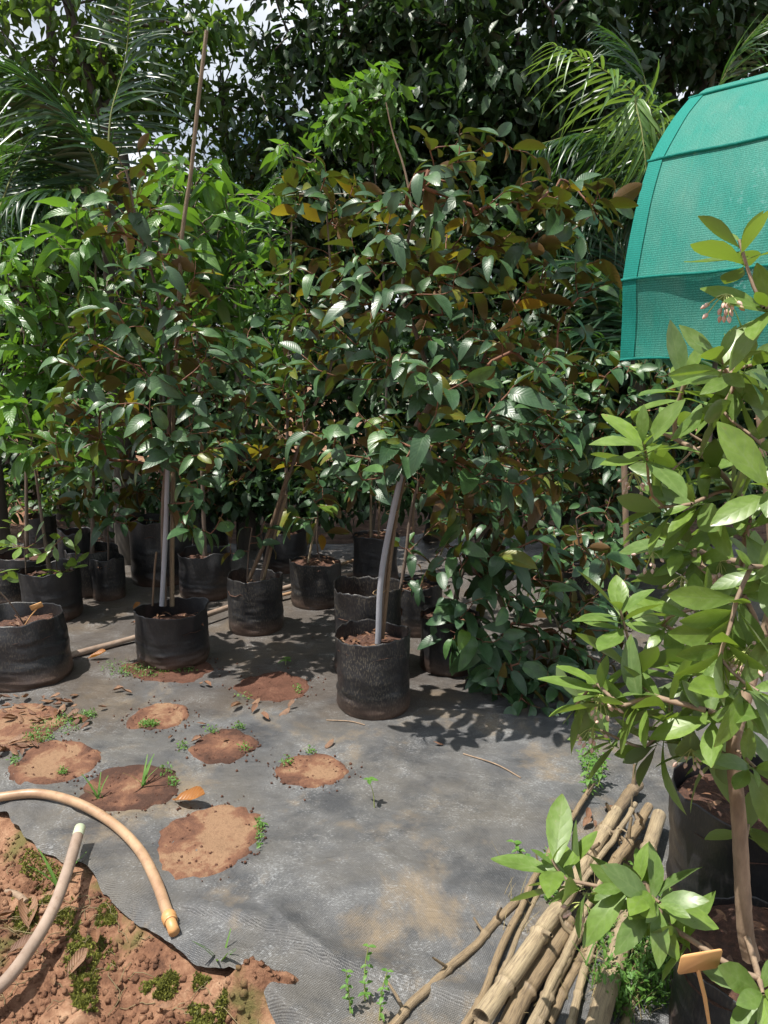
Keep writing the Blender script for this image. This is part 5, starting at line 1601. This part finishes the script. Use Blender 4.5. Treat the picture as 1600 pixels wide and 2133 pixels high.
# ================================================================== GROUND DETAIL
def ground_z(x, y):
    return np.where(np.asarray(y) > edge_y(x) + 0.03, MHG(x, y), GHG(x, y))

def GG(px, py, dz=0):
    p = G(px, py)
    for _ in range(3): p = G(px, py, ground_z(p[0], p[1]) + dz)
    return p

def fallen(px, py, L, var, mat, label, group=None, ang=None):
    p = GG(px, py, .008)
    a = random.uniform(0, 6.28) if ang is None else ang
    mm = Matrix.Translation(Vector(p)) @ Matrix.Rotation(a, 4, 'Z') @ Matrix.Rotation(random.uniform(-.15, .15), 4, 'X')
    o = link('fallen_leaf', leaf_mesh('dry', var, mat))
    o.matrix_basis = mm @ Matrix.Diagonal((L, L, L, 1))
    o.location.z += 0.004 + (0.02 * L / .1 if var == 1 else 0)
    tag(o, label, 'leaf', group)
fallen(366, 1668, .135, 0, 'dryorange', 'large curled orange dead leaf lying beside the curved hose', None, -.25)
fallen(60, 1935, .13, 2, 'dry', 'large dull brown dead leaf lying on the bank', None, 2.0)
fallen(140, 2035, .08, 0, 'dry', 'narrow tan dead leaf on the red bank', None, 1.2)
fallen(185, 1372, .10, 0, 'dryorange', 'rust-coloured dead leaf beside the water pipe', None, .2)
fallen(280, 1272, .09, 0, 'dryorange', 'reddish dead leaf at the wide squat bag', None, 1.4)
LG = 'scattered small dead leaves'
lit = [(40 + random.uniform(-40, 120), 1475 + random.uniform(-25, 30)) for _ in range(34)] + [(20 + random.uniform(-20, 60), 1560 + random.uniform(-10, 15)) for _ in range(10)] + \
      [(360, 1535), (525, 1485), (605, 1480), (440, 1430), (415, 1425), (390, 1395), (235, 1440), (275, 1445), (695, 1545), (560, 1500), (700, 1340), (650, 1330), (480, 1170), (940, 1350), (905, 1550), (1330, 1180), (1250, 1130), (1290, 1225), (1240, 1725), (1225, 1710), (1260, 1690), (1215, 1725), (30, 1900), (95, 1990), (110, 2040), (20, 1985), (250, 2060), (200, 1940), (330, 2100)] + \
      [(random.uniform(100, 760), random.uniform(1400, 1560)) for _ in range(10)]
for k, (a, b) in enumerate(lit):
    w = ('in the litter heap at the mat edge' if a < 200 and b < 1600 else 'on the red bank' if b > 1850 and a < 400 else 'at the far end of the bamboo heap' if b > 1650 else
         'under the saplings in shade' if b < 1360 else 'among the round soil patches' if b > 1440 else 'between the bags and the patches')
    fallen(a, b, random.uniform(.035, .075), k % 3, 'dry', 'small dry brown dead leaf lying ' + w, 'small dead leaves ' + w)

# crumbs of soil and litter
def crumbs(name, pts, smin, smax, mat, label):
    t_ = (1 + 5 ** .5) / 2
    V = np.array([(-1, -1, -.7), (1, -1, -.6), (1.1, .9, -.7), (-.9, 1, -.6), (-.8, -.7, .6), (.7, -.8, .7), (.8, .7, .5), (-.7, .8, .7)], float) * .5
    Q = np.array([[0, 3, 2, 1], [4, 5, 6, 7], [0, 1, 5, 4], [1, 2, 6, 5], [2, 3, 7, 6], [3, 0, 4, 7]])
    n = len(pts)
    Ms = frames(pts, rng.normal(size=(n, 3)), rng.normal(size=(n, 3)), rng.uniform(0, 1, n) ** 2.5 * (smax - smin) + smin)
    mb = MB(); mb.inst((V, Q, np.zeros((8, 2))), Ms)
    tag(link(name, mb.mesh(name, M[mat], (0, 0, 0), False)), label, None, None, 'stuff')
pts = []
while len(pts) < 4200:
    x, y = random.uniform(-1.5, .15), random.uniform(1.0, 2.55)
    if y < edge_y(x) or GHG(x, y) > .012: pts.append((x, y, float(GHG(x, y)) + .002))
crumbs('soil_crumbs', np.array(pts), .003, .022, 'earth', 'loose red soil crumbs on the bank')
pts = []
for _ in range(1500):
    a, b, rx, ry = random.choice(patches)[:4]
    r_ = random.gauss(1.0, .28); th = random.uniform(0, 6.28)
    p = GM(a + rx * r_ * math.cos(th), b + ry * r_ * math.sin(th), .003); pts.append(p)
crumbs('soil_grit', np.array(pts), .0015, .011, 'patchwet', 'fine soil grit around the patches')

# moss cushions on the bank
MOSSN = HGrid(lambda x, y: vnoise(np.stack([x, y], -1), 22, 71, 2), -2, 1, .5, 3, .012)
pts, nn = [], 0
mossc = [(85, 1790, 60, 45), (60, 1850, 45, 40), (180, 1960, 55, 60), (175, 2030, 30, 35), (215, 1890, 25, 30), (120, 1860, 40, 40), (430, 2075, 45, 30), (330, 2010, 40, 20), (420, 2010, 30, 25), (150, 1920, 40, 30)]
for a, b, rx, ry in mossc:
    for _ in range(3200):
        r_ = math.sqrt(random.random()); th = random.uniform(0, 6.28)
        p = G(a + rx * r_ * math.cos(th), b + ry * r_ * math.sin(th))
        if p[1] > edge_y(p[0]) - .005: continue
        if MOSSN(p[0], p[1]) < -.38 + r_ * .5: continue
        p[2] = float(GHG(p[0], p[1])); pts.append(p)
pts = np.array(pts); n = len(pts)
dv = rng.normal(size=(n, 3)) * .7 + np.array([0, 0, .8])
mb = MB(); mb.inst(LEAF['simple'][0], frames(pts, dv, rng.normal(size=(n, 3)), rng.uniform(.007, .014, n)))
tag(link('moss', mb.mesh('moss', M['moss'])), 'yellow-green moss growing on the red bank', None, None, 'stuff')

# dead grass roots on the bank
mb = MB()
for _ in range(420):
    x, y = random.uniform(-1.3, .05), random.uniform(1.1, 2.3)
    if y > edge_y(x) - .02: continue
    a = random.uniform(0, 6.28); L = random.uniform(.03, .12)
    P = np.array([[x + math.cos(a) * L * q, y + math.sin(a) * L * q, 0] for q in np.linspace(0, 1, 6)]) + rng.normal(size=(6, 3)) * .004
    P[:, 2] = GHG(P[:, 0], P[:, 1]) + .004 + .012 * np.sin(np.linspace(0, 3.14, 6)) * random.random()
    mb.tube(P, .0012, 4, False)
tag(link('dead_grass', mb.mesh('dead_grass', M['drygrass'])), 'dead grass stalks and rootlets on the bank', None, None, 'stuff')

# low weeds
def cover(name, patches_, n, smin, smax, label, mat='weed', up=.55, h=.02):
    pts = []
    for _ in range(n):
        a, b, rx, ry = random.choice(patches_)
        r_ = random.random() ** .6; th = random.uniform(0, 6.28)
        p = GG(a + rx * r_ * math.cos(th), b + ry * r_ * math.sin(th)); p[2] += random.random() * h; pts.append(p)
    pts = np.array(pts)
    dv = rng.normal(size=(n, 3)) + np.array([0, 0, up])
    mb = MB(); mb.inst(LEAF['simple'][0], frames(pts, dv, np.array([0, 0, 1.0]) + rng.normal(size=(n, 3)) * .4, rng.uniform(smin, smax, n)))
    tag(link(name, mb.mesh(name, M[mat])), label, None, None, 'stuff')
cover('ground_weeds', [(115, 1515, 55, 18), (150, 1500, 30, 10), (80, 1540, 35, 10), (250, 1395, 45, 18), (300, 1400, 50, 14), (330, 1385, 30, 10), (365, 1398, 50, 6), (310, 1512, 22, 6), (185, 1490, 18, 7)], 1700, .006, .018, 'tiny creeping weeds over the damp soil')
cover('rim_weeds', [(382, 1560, 12, 10), (510, 1562, 14, 9), (440, 1525, 18, 6), (500, 1518, 12, 5), (600, 1592, 14, 14), (648, 1568, 12, 6), (540, 1745, 10, 30), (543, 1725, 10, 15), (505, 1455, 16, 8), (620, 1440, 10, 8), (30, 1590, 12, 8), (345, 1610, 16, 10), (130, 1612, 10, 5), (360, 1632, 12, 10)], 620, .007, .02, 'tiny green sprouts along the rims of the soil patches', h=.025)
cover('edge_weeds', [(1300, 2010, 55, 90), (1340, 1940, 50, 60), (1360, 2060, 40, 60), (1280, 2090, 40, 40), (1230, 1610, 25, 35), (1310, 1880, 30, 40), (1150, 1850, 20, 50), (1480, 1960, 40, 30)], 2600, .008, .026, 'weeds growing between the bamboo heap and the bags', h=.10, up=.9)

def blades(name, spots, label, mat, n, Lmin, Lmax, spread, wid=1.0):
    pts, dv = [], []
    for (a, b) in spots:
        c = GG(a, b)
        for _ in range(n):
            pts.append(c + np.array([random.gauss(0, spread), random.gauss(0, spread), 0]))
            th = random.uniform(0, 6.28); dv.append((math.cos(th) * .5, math.sin(th) * .5, 1.0 + random.random()))
    pts, dv = np.array(pts), np.array(dv)
    m_ = len(pts)
    up = -dv * np.array([1, 1, 0]) + np.array([0, 0, .1])
    mb = MB(); mb.inst(LEAF['blade'][0], frames(pts, dv, up, rng.uniform(Lmin, Lmax, m_), None, wid))
    o = link(name, mb.mesh(name, M[mat]))
    return o
tag(blades('straw_grass', [(random.uniform(1230, 1390), random.uniform(1850, 2120)) for _ in range(60)] + [(random.uniform(1060, 1250), random.uniform(1780, 2120)) for _ in range(16)], '', 'drygrass', 5, .03, .09, .02, .5), 'fine straw and grass among the bamboo poles', None, None, 'stuff')
tag(blades('fresh_grass', [(random.uniform(1240, 1400), random.uniform(1880, 2120)) for _ in range(60)], '', 'weed', 6, .04, .11, .02), 'fresh green grass between the heap and the large bag', None, None, 'stuff')
for (a, b, n, L, lb) in [(298, 1640, 5, .13, 'upright grass tuft on the brown soil patch'), (205, 1665, 5, .10, 'grass tuft touching the back of the curved hose'), (455, 2012, 6, .12, 'pale grass tuft at the torn mat corner'), (118, 1850, 6, .14, 'grass blades under the greyed hose piece')]:
    o = blades('grass_tuft', [(a, b)], '', 'weed', n, L * .7, L * 1.2, .008, 1.5)
    tag(o, lb, 'grass', 'single grass tufts')

def sprig(px, py, h, nl, size, label, lean=(0, 0), cat='weed'):
    c = GG(px, py)
    rt = root('weed_plant', c, label, cat, 'single small weeds')
    top = c + np.array([lean[0], lean[1], h])
    S = smooth_path([c, (c + top) / 2 + rng.normal(size=3) * .006, top], 12)
    mb = MB(); mb.tube(S, np.linspace(.0022, .0012, len(S)), 5); link('stem', mb.mesh('stem', M['pedicel'], c), rt)
    off = Matrix.Translation(-Vector(tuple(c)))
    for k in range(nl):
        f = 1 - (k // 2) * .17 if nl > 4 else 1
        p = c + (top - c) * max(.15, f)
        th = k * 2.4
        mm = frames(p[None], np.array([[math.cos(th), math.sin(th), .25]]), np.array([[0, 0, 1.0]]), np.array([size * random.uniform(.8, 1.2)]))[0]
        o = bpy.data.objects.new('leaf', leaf_mesh('star', k % 3, 'weed')); C.objects.link(o); o.parent = rt; o.matrix_basis = off @ Matrix(mm.tolist())
sprig(780, 1682, .10, 4, .035, 'lone two-leaved seedling standing on the bare mat', (-.02, .02))
sprig(595, 1385, .04, 6, .04, 'flat little weed on the mat behind the dark moist patch')
sprig(760, 2085, .16, 14, .02, 'spindly green weed at the bottom on the mat', (.01, 0))
sprig(730, 2110, .12, 12, .018, 'shorter spindly weed at the bottom on the mat', (-.01, 0))
sprig(790, 2125, .14, 12, .018, 'spindly weed nearest the poles on the mat', (.02, 0))
sprig(1225, 1655, .14, 14, .035, 'leafy weed at the far end of the bamboo heap', (0, 0))
sprig(1245, 1640, .12, 12, .03, 'second leafy weed at the far end of the bamboo heap', (.02, 0))
sprig(1490, 1970, .10, 12, .02, 'weed sprouting at the foot of the large bag', (0, 0))
sprig(1100, 1800, .08, 12, .03, 'feathery weed beside the thin pole on the mat', (-.05, 0))
# dead twigs
for k, (a, b, lb) in enumerate([((965, 1570), (1085, 1620), 'thin curved dry twig on the open mat'), ((680, 1500), (760, 1510), 'dry stalk at the foot of the foremost bag'), ((390, 1890), (540, 1870), 'thin root thread across the mat'), ((0, 1860), (100, 1900), 'dead stick on the red bank')][:2] + [((-20, 1850), (55, 1880), 'dead stick on the red bank')]):
    p, q = GG(*a, .004), GG(*b, .004)
    m_ = (p + q) / 2 + np.array([.02, .01, 0]); m_[2] = ground_z(m_[0], m_[1]) + .006
    stick('twig', [p, m_, q], .003 if k < 2 else .011, 'barkpale', lb, 'twig')
print('objects', len(bpy.data.objects), 'tris', sum(len(o.data.polygons) * 2 for o in bpy.data.objects if o.type == 'MESH'))
